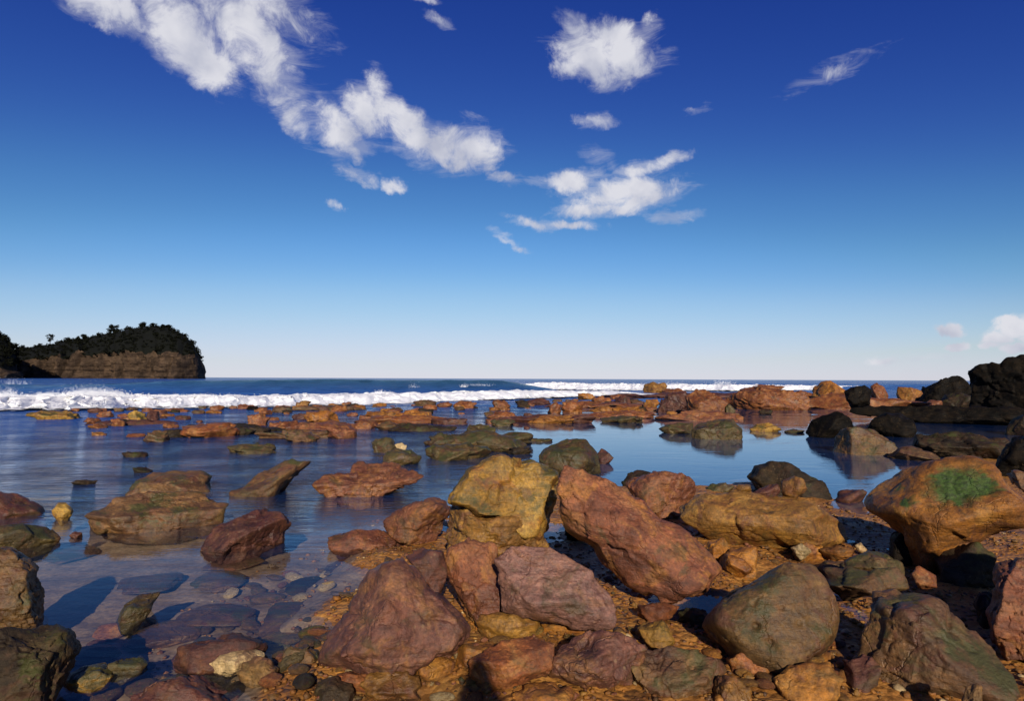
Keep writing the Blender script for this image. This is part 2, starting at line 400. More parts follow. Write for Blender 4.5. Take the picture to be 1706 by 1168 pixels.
def water_mat():
    m, gg, o = new_mat('sea_water')
    geo = gg.add('ShaderNodeNewGeometry'); pos = geo.outputs['Position']
    deep = gg.add('ShaderNodeAttribute', attribute_name='deep').outputs['Fac']
    rip = gg.add('ShaderNodeAttribute', attribute_name='ripple').outputs['Fac']
    bodyf = gg.add('ShaderNodeAttribute', attribute_name='body').outputs['Fac']
    swell = gg.add('ShaderNodeAttribute', attribute_name='swell').outputs['Fac']
    mp = gg.add('ShaderNodeMapping'); gg.l.new(pos, mp.inputs[0]); mp.inputs[3].default_value = (0.7, 2.6, 1); mp.inputs[2].default_value = (0, 0, 0.12)
    patch = gg.smooth(gg.noise(pos, 0.8, 4, 0.55), 0.40, 0.62, 0.35, 1.0)
    amt = gg.math('MULTIPLY', rip, patch)
    n1 = gg.noise(mp.outputs[0], 3.2, 5, 0.55, 0.4); n2 = gg.noise(mp.outputs[0], 11, 4, 0.55, 0.3)
    mp2 = gg.add('ShaderNodeMapping'); gg.l.new(pos, mp2.inputs[0]); mp2.inputs[3].default_value = (0.30, 1.0, 1); mp2.inputs[2].default_value = (0, 0, -0.08)
    n0 = gg.noise(mp2.outputs[0], 1.5, 4, 0.55, 0.5)
    hh = gg.math('MULTIPLY_ADD', n0, 2.6, gg.math('MULTIPLY_ADD', n2, 0.22, n1))
    nb = gg.bump(hh, gg.math('MULTIPLY', amt, 1.0, clamp=True), 0.10)
    # mirror share of a water surface (Schlick), the same from above and from below
    cosv = gg.math('ABSOLUTE', gg.vmath('DOT_PRODUCT', nb, geo.outputs['Incoming']))
    fres = gg.math('MULTIPLY_ADD', gg.math('POWER', gg.math('SUBTRACT', 1.0, cosv, clamp=True), 5.0), 0.98, 0.02)
    fres = gg.math('MULTIPLY', fres, gg.smooth(cosv, 0.40, 0.12, 0.55, 1.0))     # light off water at steep angles is polarised away
    gl = gg.add('ShaderNodeBsdfGlossy'); gg.put(gl.inputs['Roughness'], gg.math('MULTIPLY_ADD', rip, 0.05, 0.02)); gl.inputs[0].default_value = (0.88, 0.95, 1.0, 1); gg.l.new(nb, gl.inputs['Normal'])
    tr = gg.add('ShaderNodeBsdfTransparent'); tr.inputs[0].default_value = (0.86, 0.88, 0.88, 1)
    body = gg.add('ShaderNodeBsdfDiffuse')
    c = gg.mix(swell, (0.024, 0.085, 0.300), (0.018, 0.058, 0.085)); gg.l.new(c, body.inputs[0]); gg.l.new(nb, body.inputs['Normal'])
    under = gg.add('ShaderNodeMixShader'); gg.put(under.inputs[0], gg.math('MULTIPLY_ADD', deep, 0.72, gg.math('MULTIPLY_ADD', bodyf, 0.27, 0.02))); gg.l.new(tr.outputs[0], under.inputs[1]); gg.l.new(body.outputs[0], under.inputs[2])
    # far wave facets face the viewer, so they mirror less than flat water
    fac = gg.math('MULTIPLY', fres, gg.math('MULTIPLY_ADD', deep, -0.5, 1.0))
    top = gg.add('ShaderNodeMixShader'); gg.put(top.inputs[0], fac); gg.l.new(under.outputs[0], top.inputs[1]); gg.l.new(gl.outputs[0], top.inputs[2])
    gg.l.new(top.outputs[0], o.inputs['Surface'])
    return m
sea = link_mesh('sea', me, water_mat()); tag(sea, 'clear blue sea water filling the rock pools and bay', kind='structure')

# ------------------------------------------------------------------ rocks
ICO = {}
def ico(n):
    if n not in ICO:
        bm = bmesh.new(); bmesh.ops.create_icosphere(bm, subdivisions=n + 1, radius=1)
        v = np.array([q.co[:] for q in bm.verts]); f = np.array([[w.index for w in q.verts] for q in bm.faces])
        bm.free(); ICO[n] = (v / np.linalg.norm(v, axis=1)[:, None], f)
    return ICO[n]

def shape(v, rng, nfac, pw, planes):
    """faceted, worn unit stone: radius along each direction of the sphere"""
    n = rng.normal(size=(nfac, 3)); n /= np.linalg.norm(n, axis=1)[:, None]
    d = rng.uniform(0.66, 0.98, nfac)
    if planes:
        q = np.array([pl[:3] for pl in planes], float); q /= np.linalg.norm(q, axis=1)[:, None]
        n = np.vstack([n, q]); d = np.concatenate([d, [pl[3] for pl in planes]])
    s = np.maximum(v @ n.T, 0) / d
    tot = (s ** pw).sum(1) + 0.86 ** pw
    return tot ** (-1.0 / pw)

def star(poly, c, th):
    rel = poly - c; a = rel; b = np.roll(rel, -1, 0)
    out = np.zeros(len(th))
    dx, dy = np.cos(th), np.sin(th)
    for (ax, ay), (bx, by) in zip(a, b):
        ex, ey = bx - ax, by - ay
        den = dx * ey - dy * ex
        den = np.where(np.abs(den) < 1e-12, 1e-12, den)
        t = (ax * ey - ay * ex) / den; u = (ax * dy - ay * dx) / den
        ok = (t > 0) & (u >= 0) & (u <= 1)
        out = np.where(ok, np.maximum(out, t), out)
    return np.maximum(out, 1e-4)

COUNT = [0]
def rock(name, poly, mat, label, cat='rock', group=None, zb=0.0, Y=None, depth=0.9, ext=0.4, sub=4, nfac=15, pw=40, planes=None, rough=1.0, seed=None, strata=0.0, front=0.75):
    COUNT[0] += 1
    rng = np.random.RandomState(seed if seed is not None else 100 + COUNT[0])
    poly = np.array(poly, float)
    x0, y0 = poly.min(0); x1, y1 = poly.max(0)
    cx = (x0 + x1) / 2; cy = (y0 + y1) / 2
    Yb = Y if Y is not None else P(cx, y1, zb).y
    s = Yb / FPX; a = (x1 - x0) / 2 * s; b = (y1 - y0) / 2 * s
    D = depth * (0.6 * a + 0.4 * b)
    Yc = Yb + front * D if Y is None else Y
    C = PY(cx, cy, Yc)
    d = (C - Vector((0, 0, CAMZ))).normalized()
    rt = d.cross(Vector((0, 0, 1))).normalized(); up = rt.cross(d).normalized()
    uv = []
    for px, py in poly:
        r = ray(px, py); t = (C - Vector((0, 0, CAMZ))).dot(d) / r.dot(d)
        q = Vector((0, 0, CAMZ)) + r * t - C
        uv.append((q.dot(rt), q.dot(up)))
    uv = np.array(uv)
    vmin, vmax = uv[:, 1].min(), uv[:, 1].max(); hgt = vmax - vmin
    if ext > 0:
        t = np.clip((vmin + 0.55 * hgt - uv[:, 1]) / (0.55 * hgt), 0, 1)
        e = max(ext * hgt, 0.03 if Yb < 8 else 0.1)
        uv[:, 1] -= e * t ** 2
    cc = np.array([(uv[:, 0].min() + uv[:, 0].max()) / 2, (uv[:, 1].min() + uv[:, 1].max()) / 2])
    NT = 180; th = (np.arange(NT) + 0.5) / NT * 2 * math.pi - math.pi
    Rt = star(uv, cc, th)
    k = np.array([1, 2, 1.]); k /= k.sum()
    Rt = np.convolve(np.r_[Rt[-1], Rt, Rt[0]], k, 'valid')
    v, f = ico(sub)
    rad = shape(v, rng, nfac, pw, planes)
    q = v * rad[:, None]                         # columns: right, up, toward the camera
    # best ellipse through the outline first (keeps flat faces flat), then the small rest of the outline
    cs_, sn_ = np.cos(th), np.sin(th); ar = (Rt ** 2 / 2).sum()
    cov = np.array([[(Rt ** 4 / 4 * cs_ * cs_).sum(), (Rt ** 4 / 4 * cs_ * sn_).sum()], [(Rt ** 4 / 4 * cs_ * sn_).sum(), (Rt ** 4 / 4 * sn_ * sn_).sum()]]) / ar
    ev, em = np.linalg.eigh(cov); L = em @ np.diag(2 * np.sqrt(np.maximum(ev, 1e-8))) @ em.T
    e2_ = q[:, :2] @ L.T
    ang = np.arctan2(e2_[:, 1], e2_[:, 0]); rho = np.hypot(e2_[:, 0], e2_[:, 1])
    bi = ((ang + math.pi) / (2 * math.pi) * 60).astype(int) % 60
    S = np.zeros(60); np.maximum.at(S, bi, rho)
    S = np.where(S <= 0, np.median(S), S)
    S = np.convolve(np.r_[S[-1], S, S[0]], k, 'valid')
    sth = (np.arange(60) + 0.5) / 60 * 2 * math.pi - math.pi
    per = lambda a, t_, v_: np.interp(a, np.r_[t_[-1] - 2 * math.pi, t_, t_[0] + 2 * math.pi], np.r_[v_[-1], v_, v_[0]])
    s_ = per(ang, sth, S); rr = np.clip(rho / s_, 0, 1)
    ratio = per(ang, th, Rt) / s_; mean = float(np.mean(Rt) / np.mean(S))
    Re = mean + (ratio - mean) * rr ** 1.5
    lu = e2_[:, 0] * Re + cc[0]; lv = e2_[:, 1] * Re + cc[1]; lw = q[:, 2] * D * 1.12
    R3 = np.array([list(rt), list(up), list(-d)])
    wpos = np.stack([lu, lv, lw], -1) @ R3        # relative to C
    # worn relief
    nrm = np.stack([q[:, 0] / max(a, 1e-3), q[:, 1] / max(b, 1e-3), q[:, 2] / max(D, 1e-3)], -1); nrm /= np.linalg.norm(nrm, axis=1)[:, None]
    nrm = nrm @ R3
    size = (a * b * D) ** (1 / 3.)
    o3 = rng.uniform(0, 90, 3)
    pn = wpos / size
    # broken faces: each patch of the surface is its own slightly tilted, slightly sunk plane
    K = 30; cs = pn[rng.choice(len(pn), K)]
    d2 = ((pn[:, None, :] + 0.10 * np.stack([fbm3(pn * 2.3 + o3 + 5 * k, 2) for k in range(3)], -1)[:, None, :] - cs[None]) ** 2).sum(-1)
    wgt = np.exp(-(d2 - d2.min(1)[:, None]) * 380); wgt /= wgt.sum(1)[:, None]
    off = rng.normal(0, 0.030, K); tilt = rng.normal(0, 0.10, (K, 3))
    plane = off[None] + np.einsum('nkc,kc->nk', pn[:, None, :] - cs[None], tilt)
    fac1 = np.clip((wgt * plane).sum(1), -0.11, 0.075)
    if sub >= 5:                                  # small chips along the breaks
        K2 = 150; c2 = pn[rng.choice(len(pn), K2)]
        pj = pn + 0.05 * np.stack([noise3(pn * 5 + o3 + 5 * k) for k in range(3)], -1)
        e2 = (pj ** 2).sum(1)[:, None] + (c2 ** 2).sum(1)[None] - 2 * pj @ c2.T
        w2 = np.exp(-(e2 - e2.min(1)[:, None]) * 1100); w2 /= w2.sum(1)[:, None]
        t2 = rng.normal(0, 0.16, (K2, 3)); pl2 = rng.normal(0, 0.011, K2)[None] + pn @ t2.T - (c2 * t2).sum(1)[None]
        fac1 = fac1 + np.clip((w2 * pl2).sum(1), -.04, .03)
    ds = size * rough * (fac1 + 0.03 * fbm3(pn * 1.4 + o3, 2) + 0.014 * fbm3(pn * 4.0 + o3, 4, 0.55) + 0.014 * fbm3(pn * 7 + o3, 4, 0.6, True))
    # fissures
    fz = fbm3(pn * np.array([1.1, 1.1, 1.9]) + o3 + 40, 3, 0.5)
    msk = sstep(noise3(pn * 1.2 + o3 + 77), -0.05, 0.2)
    ds = ds - size * 0.06 * rough * msk * np.exp(-(fz / 0.028) ** 2)
    if strata:
        ax = rng.normal(size=3) * 0.25 + np.array([0, 0.15, 1]); ax /= np.linalg.norm(ax)
        hgt_ = (wpos @ ax) / size * strata + 0.5 * fbm3(wpos / size * 1.5 + o3, 2)
        fr = hgt_ - np.floor(hgt_)
        ds = ds - size * 0.06 * np.exp(-((fr - 0.5) / 0.07) ** 2) * sstep(noise3(wpos / size * 1.6 + o3 + 9), -0.25, 0.15)
    wpos = wpos + nrm * ds[:, None]
    org = Vector((C.x, C.y, max(C.z + wpos[:, 2].min(), -0.2 if Yb < 9 else -1.2)))
    co = wpos + np.array([0, 0, C.z - org.z])
    me = mesh_np(name, co, f)
    o = link_mesh(name, me, M[mat] if isinstance(mat, str) else mat, loc=org)
    tag(o, label, cat, group)
    return o

CR = {'5': (0, 780, 3.011), '6': (420, 740, 2.729), '7': (840, 740, 2.729), '8': (1240, 740, 2.73), '4': (1240, 510, 3.337),
      '2': (400, 600, 3.791), '3': (820, 600, 3.791), 'A': (0, 620, 3.412), 'B': (400, 620, 3.412), 'C': (800, 620, 3.412), 'D': (1206, 580, 3.412), 'p': (0, 0, 1.0)}
def T(crop, pts):
    ox, oy, s = CR[crop]
    return [(ox + a / s, oy + b / s) for a, b in pts]
def BB(crop, x0, y0, x1, y1, seed, flat=0.75, jag=0.08):
    """rough stone outline that fills the box: domed top, flattish foot"""
    rng = np.random.RandomState(seed); n = 22
    th = np.arange(n) / n * 2 * math.pi
    r = 1 + rng.normal(0, jag, n); sk = rng.uniform(-0.25, 0.25)
    c, s = np.cos(th), np.sin(th)
    u = np.sign(c) * np.abs(c) ** 0.75 * r; v = np.sign(s) * np.abs(s) ** 0.8 * r
    u = u + sk * np.maximum(v, 0)
    v = np.where(v < 0, v * flat, v)
    u = (u - u.min()) / (u.max() - u.min()); v = (v - v.min()) / (v.max() - v.min())
    return T(crop, [(x0 + a * (x1 - x0), y1 - b * (y1 - y0)) for a, b in zip(u, v)])

# --- boulders and slabs of the foreground
rock('boulder', T('6', [(270,985),(330,870),(400,770),(470,670),(530,570),(600,530),(680,510),(740,560),(800,640),(900,700),(960,770),(1005,830),(1000,890),(940,930),(860,950),(760,1010),(640,1060),(530,1085),(400,1045),(300,1010)]),
     'purple', 'large purple-brown boulder with a sloping ridge at the pool edge, front centre', 'boulder', zb=.03, depth=.8, ext=.12, sub=5, rough=.6, planes=[(-.75,.35,.55,.62),(.45,.45,.75,.66),(.2,-.3,.9,.8)], strata=2.2)
rock('rock', T('6', [(690,510),(780,478),(870,480),(885,560),(880,620),(850,660),(790,610),(735,560)]), 'darkred', 'small dark red ridge stone perched behind the big purple boulder', Y=3.35, ext=.3, sub=4, depth=.8)
rock('boulder', T('6', [(880,470),(960,430),(1050,430),(1110,460),(1130,540),(1160,620),(1150,700),(1130,770),(1050,775),(1000,745),(930,655),(890,590)]), 'redbrown', 'lumpy red-brown boulder wedged between the pink slab and the purple boulder', 'boulder', Y=3.45, ext=.25, sub=5, depth=.8)
rock('flat_rock', T('7', [(-36,520),(0,460),(80,455),(200,470),(300,520),(400,570),(480,680),(510,760),(500,812),(400,818),(280,802),(150,782),(30,752),(-20,735),(-32,640)]), 'pink', 'smooth pinkish slab with a crack across its right end', 'boulder', Y=3.22, ext=.06, sub=5, depth=.55, planes=[(-.1,.55,.8,.5),(.55,.2,.8,.72)], rough=.6)
rock('flat_rock', T('7', [(225,190),(290,120),(370,110),(440,135),(540,190),(640,260),(720,340),(850,400),(930,470),(985,540),(960,610),(930,680),(850,712),(750,722),(650,692),(560,642),(500,592),(440,542),(390,462),(330,432),(270,392),(240,310)]), 'redbrown', 'great tilted red-brown slab leaning across the middle of the bank', 'boulder', Y=3.72, ext=0, sub=5, depth=.5, planes=[(.35,.6,.7,.55),(-.45,-.25,.85,.68),(.1,.1,1,.75)], rough=.7)
rock('boulder', T('p', [(744,832),(757,808),(779,780),(808,762),(834,753),(862,762),(902,769),(932,788),(926,830),(916,865),(900,885),(873,888),(850,862),(832,850),(800,852),(778,842),(758,840)]), 'yellow', 'knobbly yellow-ochre boulder with dark green algae left of the tilted slab', 'boulder', Y=4.45, ext=.1, sub=5, depth=.9, rough=1.05)
rock('boulder', T('p', [(738,893),(748,850),(760,836),(800,850),(850,850),(905,880),(915,905),(870,925),(800,918),(745,912)]), 'ochre', 'ochre ledge stone under the yellow algae boulder', 'boulder', Y=4.35, ext=.3, sub=5, depth=.9, rough=1.3)
rock('rock', T('6', [(600,350),(650,310),(740,265),(820,245),(890,255),(900,310),(860,365),(835,420),(780,438),(700,432),(640,402),(605,375)]), 'redbrown', 'rounded red-brown rock at the left foot of the yellow boulder', 'rock', zb=.05, ext=.2, sub=5, depth=.85)
rock('rock', T('6', [(335,445),(370,410),(470,390),(580,390),(660,410),(705,440),(640,472),(520,478),(400,480),(345,465)]), 'redbrown', 'long flat red stone lying at the water line left of the rounded rock', 'rock', zb=.0, ext=.5, sub=4, depth=.7)
rock('rock', T('p', [(330,905),(355,885),(400,862),(440,850),(470,853),(484,873),(475,895),(440,905),(400,918),(360,917)]), 'darkred', 'smooth dark red rock standing alone in the shallow pool', 'rock', ext=.45, sub=5, depth=.8)
rock('flat_rock', T('6', [(258,180),(330,140),(440,130),(455,80),(540,75),(640,85),(700,115),(790,140),(730,172),(640,188),(560,222),(500,240),(440,240),(380,228),(300,205)]), 'redbrown', 'wedge-shaped red and brown slab pointing right in the open pool', 'rock', ext=.4, sub=5, depth=.75, planes=[(0,.8,.6,.5),(-.2,-.1,1,.7)])
rock('flat_rock', T('2', [(-70,800),(0,790),(120,720),(250,650),(340,622),(470,638),(390,700),(330,760),(260,800),(180,848),(60,850),(-60,840)]), 'brown', 'long low brown rock slanting up to the right in the pool', 'rock', ext=.4, sub=4, depth=.8)
rock('flat_rock', T('5', [(600,135),(690,55),(760,18),(900,10),(1040,12),(1095,35),(1065,70),(1064,140),(900,150),(700,150)]), 'brown', 'dark flat-topped slab lying behind the layered pool slab', 'rock', Y=7.15, ext=.25, sub=5, depth=.6, planes=[(0,.95,.3,.5)], rough=.6)
rock('flat_rock', T('5', [(415,300),(435,240),(480,190),(540,145),(660,122),(800,116),(950,118),(1060,128),(1125,165),(1132,240),(1090,280),(950,308),(760,320),(600,322),(440,318)]), 'brown', 'broad layered brown slab with an orange lip in the left pool', 'boulder', ext=.3, sub=5, depth=.7, planes=[(0,.85,.5,.46),(.1,-.1,1,.7)], strata=1.4, rough=.6)
rock('rock', T('5', [(-60,300),(-60,128),(0,122),(90,125),(150,160),(215,190),(242,240),(235,290),(100,300),(0,300)]), 'darkred', 'dark red block on top of the ledge at the left edge', 'rock', Y=6.0, ext=.2, sub=4, depth=.8, planes=[(0,.8,.6,.6)])
rock('flat_rock', T('5', [(-80,400),(-80,300),(120,285),(240,292),(300,345),(240,388),(130,408),(20,412)]), 'olive', 'olive ledge under the dark red block at the left edge', 'rock', ext=.4, sub=4, depth=.9)
rock('boulder', T('5', [(-120,800),(-110,470),(-20,405),(60,402),(130,430),(190,520),(235,620),(242,740),(225,800),(100,820)]), 'tan', 'tall tan boulder cut off by the left edge, above the dark one', 'boulder', ext=.12, sub=5, depth=.95, planes=[(-.2,.5,.85,.75),(.85,0,.5,.72)])
rock('boulder', T('5', [(-140,1290),(-120,830),(50,800),(200,788),(300,790),(360,840),(388,920),(372,1000),(310,1090),(240,1180),(200,1290)]), 'dark', 'near-black boulder in the bottom left corner', 'boulder', Y=2.55, ext=.1, sub=5, depth=.8, planes=[(0,.85,.5,.62),(.75,-.1,.6,.7)])
rock('stone', T('5', [(258,215),(290,175),(330,172),(372,215),(345,250),(310,264),(280,245)]), 'yellow', 'small yellow knob of rock left of the layered pool slab', 'rock', ext=.4, sub=3, depth=.9)
rock('stone', T('5', [(345,340),(375,318),(410,325),(420,345),(380,352)]), 'darkred', 'tiny red stone at the left foot of the layered slab', 'rock', ext=.5, sub=3)
rock('stone', T('5', [(580,748),(620,690),(700,640),(810,622),(770,680),(690,752),(620,765)]), 'olive', 'small olive stone breaking the surface of the sandy shallows', 'rock', ext=.7, sub=4, depth=1.1)
rock('flat_rock', T('5', [(845,985),(880,905),(1050,855),(1200,828),(1310,848),(1340,900),(1270,960),(1100,1000),(930,1010)]), 'darkred', 'flat dark red slab low in the water behind the pale stone', 'rock', zb=.0, ext=.3, sub=4, depth=.8)
rock('stone', T('5', [(1045,985),(1100,940),(1200,918),(1310,912),(1335,940),(1260,982),(1150,1004),(1070,1008)]), 'pale', 'pale cream elongated stone on the dark red slab', 'rock', Y=2.86, ext=.5, sub=4, depth=.6)
rock('stone', T('5', [(300,1075),(340,1035),(430,1000),(530,978),(568,1020),(545,1078),(450,1108),(380,1110),(320,1098)]), 'yellow', 'yellow stone lying flat beside the near-black corner boulder', 'rock', zb=-.02, ext=.3, sub=4, depth=.7)
rock('stone', T('5', [(540,985),(620,960),(720,955),(745,985),(690,1030),(600,1060),(545,1050)]), 'olive', 'olive flat stone touching the right end of the yellow stone', 'rock', zb=-.03, ext=.3, sub=4, depth=.7)
rock('rock', T('5', [(630,1240),(700,1090),(850,1055),(1000,1060),(1100,1090),(1210,1125),(1290,1240)]), 'darkred', 'rounded dark red rock cut by the bottom edge, left of centre', 'rock', Y=2.62, ext=.2, sub=5, depth=.8)
rock('stone', T('6', [(70,1035),(160,965),(260,915),(265,965),(170,1015),(105,1045)]), 'olive', 'narrow olive stone against the left foot of the purple boulder', 'rock', zb=.0, ext=.3, sub=4, depth=.8)
rock('stone', T('6', [(255,1180),(290,1080),(380,1055),(460,1090),(470,1180)]), 'dark', 'black weedy stone at the bottom edge below the purple boulder', 'rock', Y=2.6, ext=.2, sub=4)
rock('rock', T('7', [(-170,985),(-90,930),(0,895),(120,885),(232,905),(222,980),(200,1040),(120,1090),(0,1105),(-120,1092)]), 'rust', 'smooth rust-red rock low in front of the pink slab', 'rock', zb=.03, ext=.15, sub=5, depth=.85, rough=.7)
rock('rock', T('7', [(208,1040),(235,955),(310,890),(420,850),(530,858),(610,885),(650,940),(620,1010),(590,1090),(500,1108),(380,1085),(260,1048)]), 'purple', 'dark purple rock with black patches, front centre below the pink slab', 'boulder', zb=.03, ext=.12, sub=5, depth=.8)
rock('boulder', T('7', [(480,965),(620,920),(760,928),(900,940),(985,980),(1005,1040),(965,1115),(890,1180),(770,1215),(660,1130),(545,1030)]), 'brown', 'brown-olive slab at the bottom edge right of the dark purple rock', 'boulder', Y=2.72, ext=.1, sub=5, depth=.6, planes=[(0,.6,.8,.55)])
rock('stone', T('7', [(605,835),(720,800),(775,890),(745,930),(665,905),(620,870)]), 'yellow', 'small yellow stone under the lower end of the tilted slab', 'rock', zb=.04, ext=.3, sub=4)
rock('stone', T('7', [(600,730),(700,722),(805,735),(765,785),(660,805),(608,785)]), 'rust', 'small orange-red stone propping the tilted slab', 'rock', zb=.05, ext=.3, sub=4)
rock('stone', T('7', [(925,440),(1000,428),(1030,480),(995,535),(930,525)]), 'orange', 'orange stone beside the right flank of the tilted slab', 'rock', zb=.05, ext=.3, sub=4)
rock('stone', T('7', [(1005,500),(1080,518),(1145,570),(1070,588),(1005,565)]), 'orange', 'flat orange stone under the left end of the long ochre boulder', 'rock', zb=.05, ext=.3, sub=4)
rock('rock', T('7', [(550,185),(590,155),(660,138),(740,128),(830,145),(872,180),(865,235),(810,285),(780,330),(700,330),(620,270)]), 'redbrown', 'mottled red-brown boulder behind the upper edge of the tilted slab', 'boulder', zb=.05, ext=.3, sub=5, depth=.8)
rock('stone', T('7', [(530,170),(560,130),(610,117),(668,125),(690,150),(620,200),(560,200)]), 'dark', 'dark mossy stone at the pool edge behind the mottled boulder', 'rock', zb=.0, ext=.5, sub=4)
rock('boulder', T('3', [(298,610),(330,560),(430,515),(520,497),(590,497),(640,545),(672,590),(690,690),(560,720),(420,720),(310,690)]), 'olive', 'olive weedy boulder in the water behind the tilted slab', 'boulder', ext=.3, sub=5, depth=.8, zb=.02, pw=20, rough=.6)
rock('stone', T('3', [(660,600),(690,560),(740,588),(768,615),(700,655),(670,650)]), 'darkred', 'small dark red point of rock at the right end of the olive boulder', 'rock', ext=.4, sub=3)
rock('boulder', T('p', [(1128,842),(1145,828),(1170,820),(1210,816),(1290,823),(1330,830),(1375,838),(1402,855),(1417,885),(1417,905),(1380,909),(1300,906),(1215,906),(1180,893),(1140,868)]), 'ochre', 'long ochre boulder with a seam near its right end', 'boulder', zb=.07, ext=.1, sub=5, depth=.7, rough=.5, pw=24, planes=[(0,.8,.6,.66),(0,-.1,1,.8)])
rock('boulder', T('8', [(18,150),(40,95),(110,83),(200,90),(280,130),(370,180),(405,235),(330,250),(200,240),(60,215)]), 'dark', 'dark rock sloping right behind the long ochre boulder', 'boulder', zb=.0, ext=.3, sub=4, depth=.8)
rock('stone', T('8', [(30,220),(90,195),(155,178),(165,215),(110,248),(50,245)]), 'darkred', 'small purple stone on top behind the long ochre boulder', 'rock', Y=5.05, ext=.3, sub=3)
rock('stone', T('8', [(170,165),(230,148),(272,160),(285,205),(230,235),(170,225)]), 'ochre', 'small ochre stone leaning on the dark sloping rock', 'rock', Y=5.0, ext=.3, sub=3)
rock('stone', T('7', [(905,215),(940,182),(1010,178),(1050,195),(1010,225),(940,232)]), 'olive', 'olive stone at the pool edge behind the left end of the long boulder', 'rock', zb=.0, ext=.4, sub=3)
rock('stone', T('7', [(1030,215),(1060,185),(1120,185),(1128,210),(1080,228)]), 'ochre', 'little ochre stone behind the long ochre boulder near its left end', 'rock', Y=5.1, ext=.4, sub=3)

# the big orange boulder with the green patch of weed
def algae_mat():
    m = M['orange'].copy(); m.name = 'orange_sandstone_with_weed'; gg = G(m.node_tree)
    b = [n for n in gg.n if n.type == 'BSDF_PRINCIPLED'][0]
    old = b.inputs['Base Color'].links[0].from_socket
    t = gg.add('ShaderNodeTexCoord'); v = t.outputs['Object']
    wv = gg.vmath('MULTIPLY_ADD', gg.vmath('SUBTRACT', gg.noise(v, 6, 7, 0.62, col=True), (.5,.5,.5)), (.38,.38,.38), v)
    tot = None
    for k, (c, r) in enumerate(WEED):
        d = gg.math('DIVIDE', gg.vmath('DISTANCE', wv, c), r)
        q = gg.smooth(d, 1.15, 0.40)
        tot = q if tot is None else gg.math('MAXIMUM', tot, q)
    grn = gg.ramp(gg.noise(v, 45, 4), [(0.35, (.012,.032,.004)), (0.65, (.040,.088,.010))])
    gg.put(b.inputs['Base Color'], gg.mix(gg.math('MULTIPLY', tot, 0.94), old, grn))
    return m
WEED = []
big = rock('boulder', T('8', [(528,265),(600,200),(680,140),(760,90),(850,65),(950,50),(1050,63),(1130,105),(1200,180),(1272,230),(1340,280),(1340,400),(1272,382),(1180,400),(1110,415),(1060,468),(990,505),(900,562),(820,582),(770,565),(745,500),(700,400),(620,340),(545,305)]), 'orange', 'big orange boulder with a bright green weed patch on top', 'boulder', Y=4.3, ext=.04, sub=5, depth=.8, planes=[(-.05,.55,.85,.62),(-.6,-.45,.65,.72),(.4,-.5,.75,.7)], rough=.45, pw=20, seed=4411)
def hit_front(o, px, py):
    """nearest point of a mesh under a pixel, in the object's own space"""
    r = ray(px, py).normalized(); best = None
    vv = np.empty(len(o.data.vertices) * 3, np.float32); o.data.vertices.foreach_get('co', vv); vv = vv.reshape(-1, 3)
    rel = vv + np.array(o.location) - np.array((0, 0, CAMZ)); t = rel @ np.array(r)
    off = np.linalg.norm(rel - t[:, None] * np.array(r), axis=1)
    k = np.where(off < off.min() + 0.02)[0]
    return Vector(vv[k[np.argmin(t[k])]])
for px, py, r in [(1597, 805, .20), (1572, 792, .12), (1625, 812, .15), (1515, 828, .07), (1490, 812, .06), (1640, 795, .08), (1585, 828, .1)]:
    WEED.append((hit_front(big, px, py), r))
big.data.materials.clear(); big.data.materials.append(algae_mat())

pitted = rock('boulder', T('8', [(-207,830),(-150,745),(-60,670),(20,640),(90,595),(200,550),(300,550),(365,600),(410,690),(435,800),(430,880),(370,960),(280,1022),(170,1052),(60,1028),(-60,978),(-170,905)]), 'tan', 'round pitted tan boulder in the right foreground', 'boulder', zb=.0, ext=.04, sub=5, depth=.8, nfac=20, pw=14, rough=.42, seed=812)
vv = np.empty(len(pitted.data.vertices) * 3, np.float32); pitted.data.vertices.foreach_get('co', vv); vv = vv.reshape(-1, 3)
for px, py, r, dp in [(1262,1036,.016,.04),(1281,1063,.018,.045),(1250,1000,.011,.02),(1310,1010,.010,.02),(1225,1050,.010,.018),(1340,1040,.012,.02),(1300,1085,.010,.02)]:
    h_ = hit_front(pitted, px, py); dd = np.array(ray(px, py).normalized())
    vv += dd[None] * (dp * np.exp(-(((vv - np.array(h_)) ** 2).sum(1)) / (2 * (r * .7) ** 2)))[:, None]
pitted.data.vertices.foreach_set('co', vv.ravel()); pitted.data.update()
rock('boulder', T('8', [(570,665),(650,650),(760,655),(850,690),(950,760),(1050,850),(1130,940),(1200,1040),(1245,1130),(1250,1230),(1060,1230),(900,1200),(760,1190),(640,1190),(560,1135),(510,1050),(508,960),(530,850),(570,790),(568,720)]), 'brown', 'large boulder with a pale diagonal ridge in the bottom right', 'boulder', Y=2.75, ext=.05, sub=5, depth=.75, planes=[(.55,.62,.55,.52),(-.35,-.05,.9,.62),(.1,-.35,.95,.75)], strata=.8, rough=.5)
rock('boulder', T('8', [(1120,570),(1150,530),(1272,522),(1380,540),(1380,980),(1260,935),(1180,922),(1130,890),(1112,780),(1128,660)]), 'redbrown', 'upright red-brown boulder cut off by the right edge', 'boulder', Y=3.0, ext=.15, sub=5, depth=.8)
rock('flat_rock', T('8', [(330,560),(480,562),(580,580),(700,568),(752,620),(740,660),(620,665),(540,675),(440,700),(395,650)]), 'brown', 'flat brown stone with a purple left side behind the round tan boulder', 'rock', Y=3.35, ext=.2, sub=4, depth=.9)
rock('flat_rock', T('8', [(440,530),(560,488),(650,500),(722,548),(735,592),(620,580),(500,568)]), 'olive', 'thin olive stone left of the big orange boulder foot', 'rock', Y=3.65, ext=.3, sub=4, depth=.8)
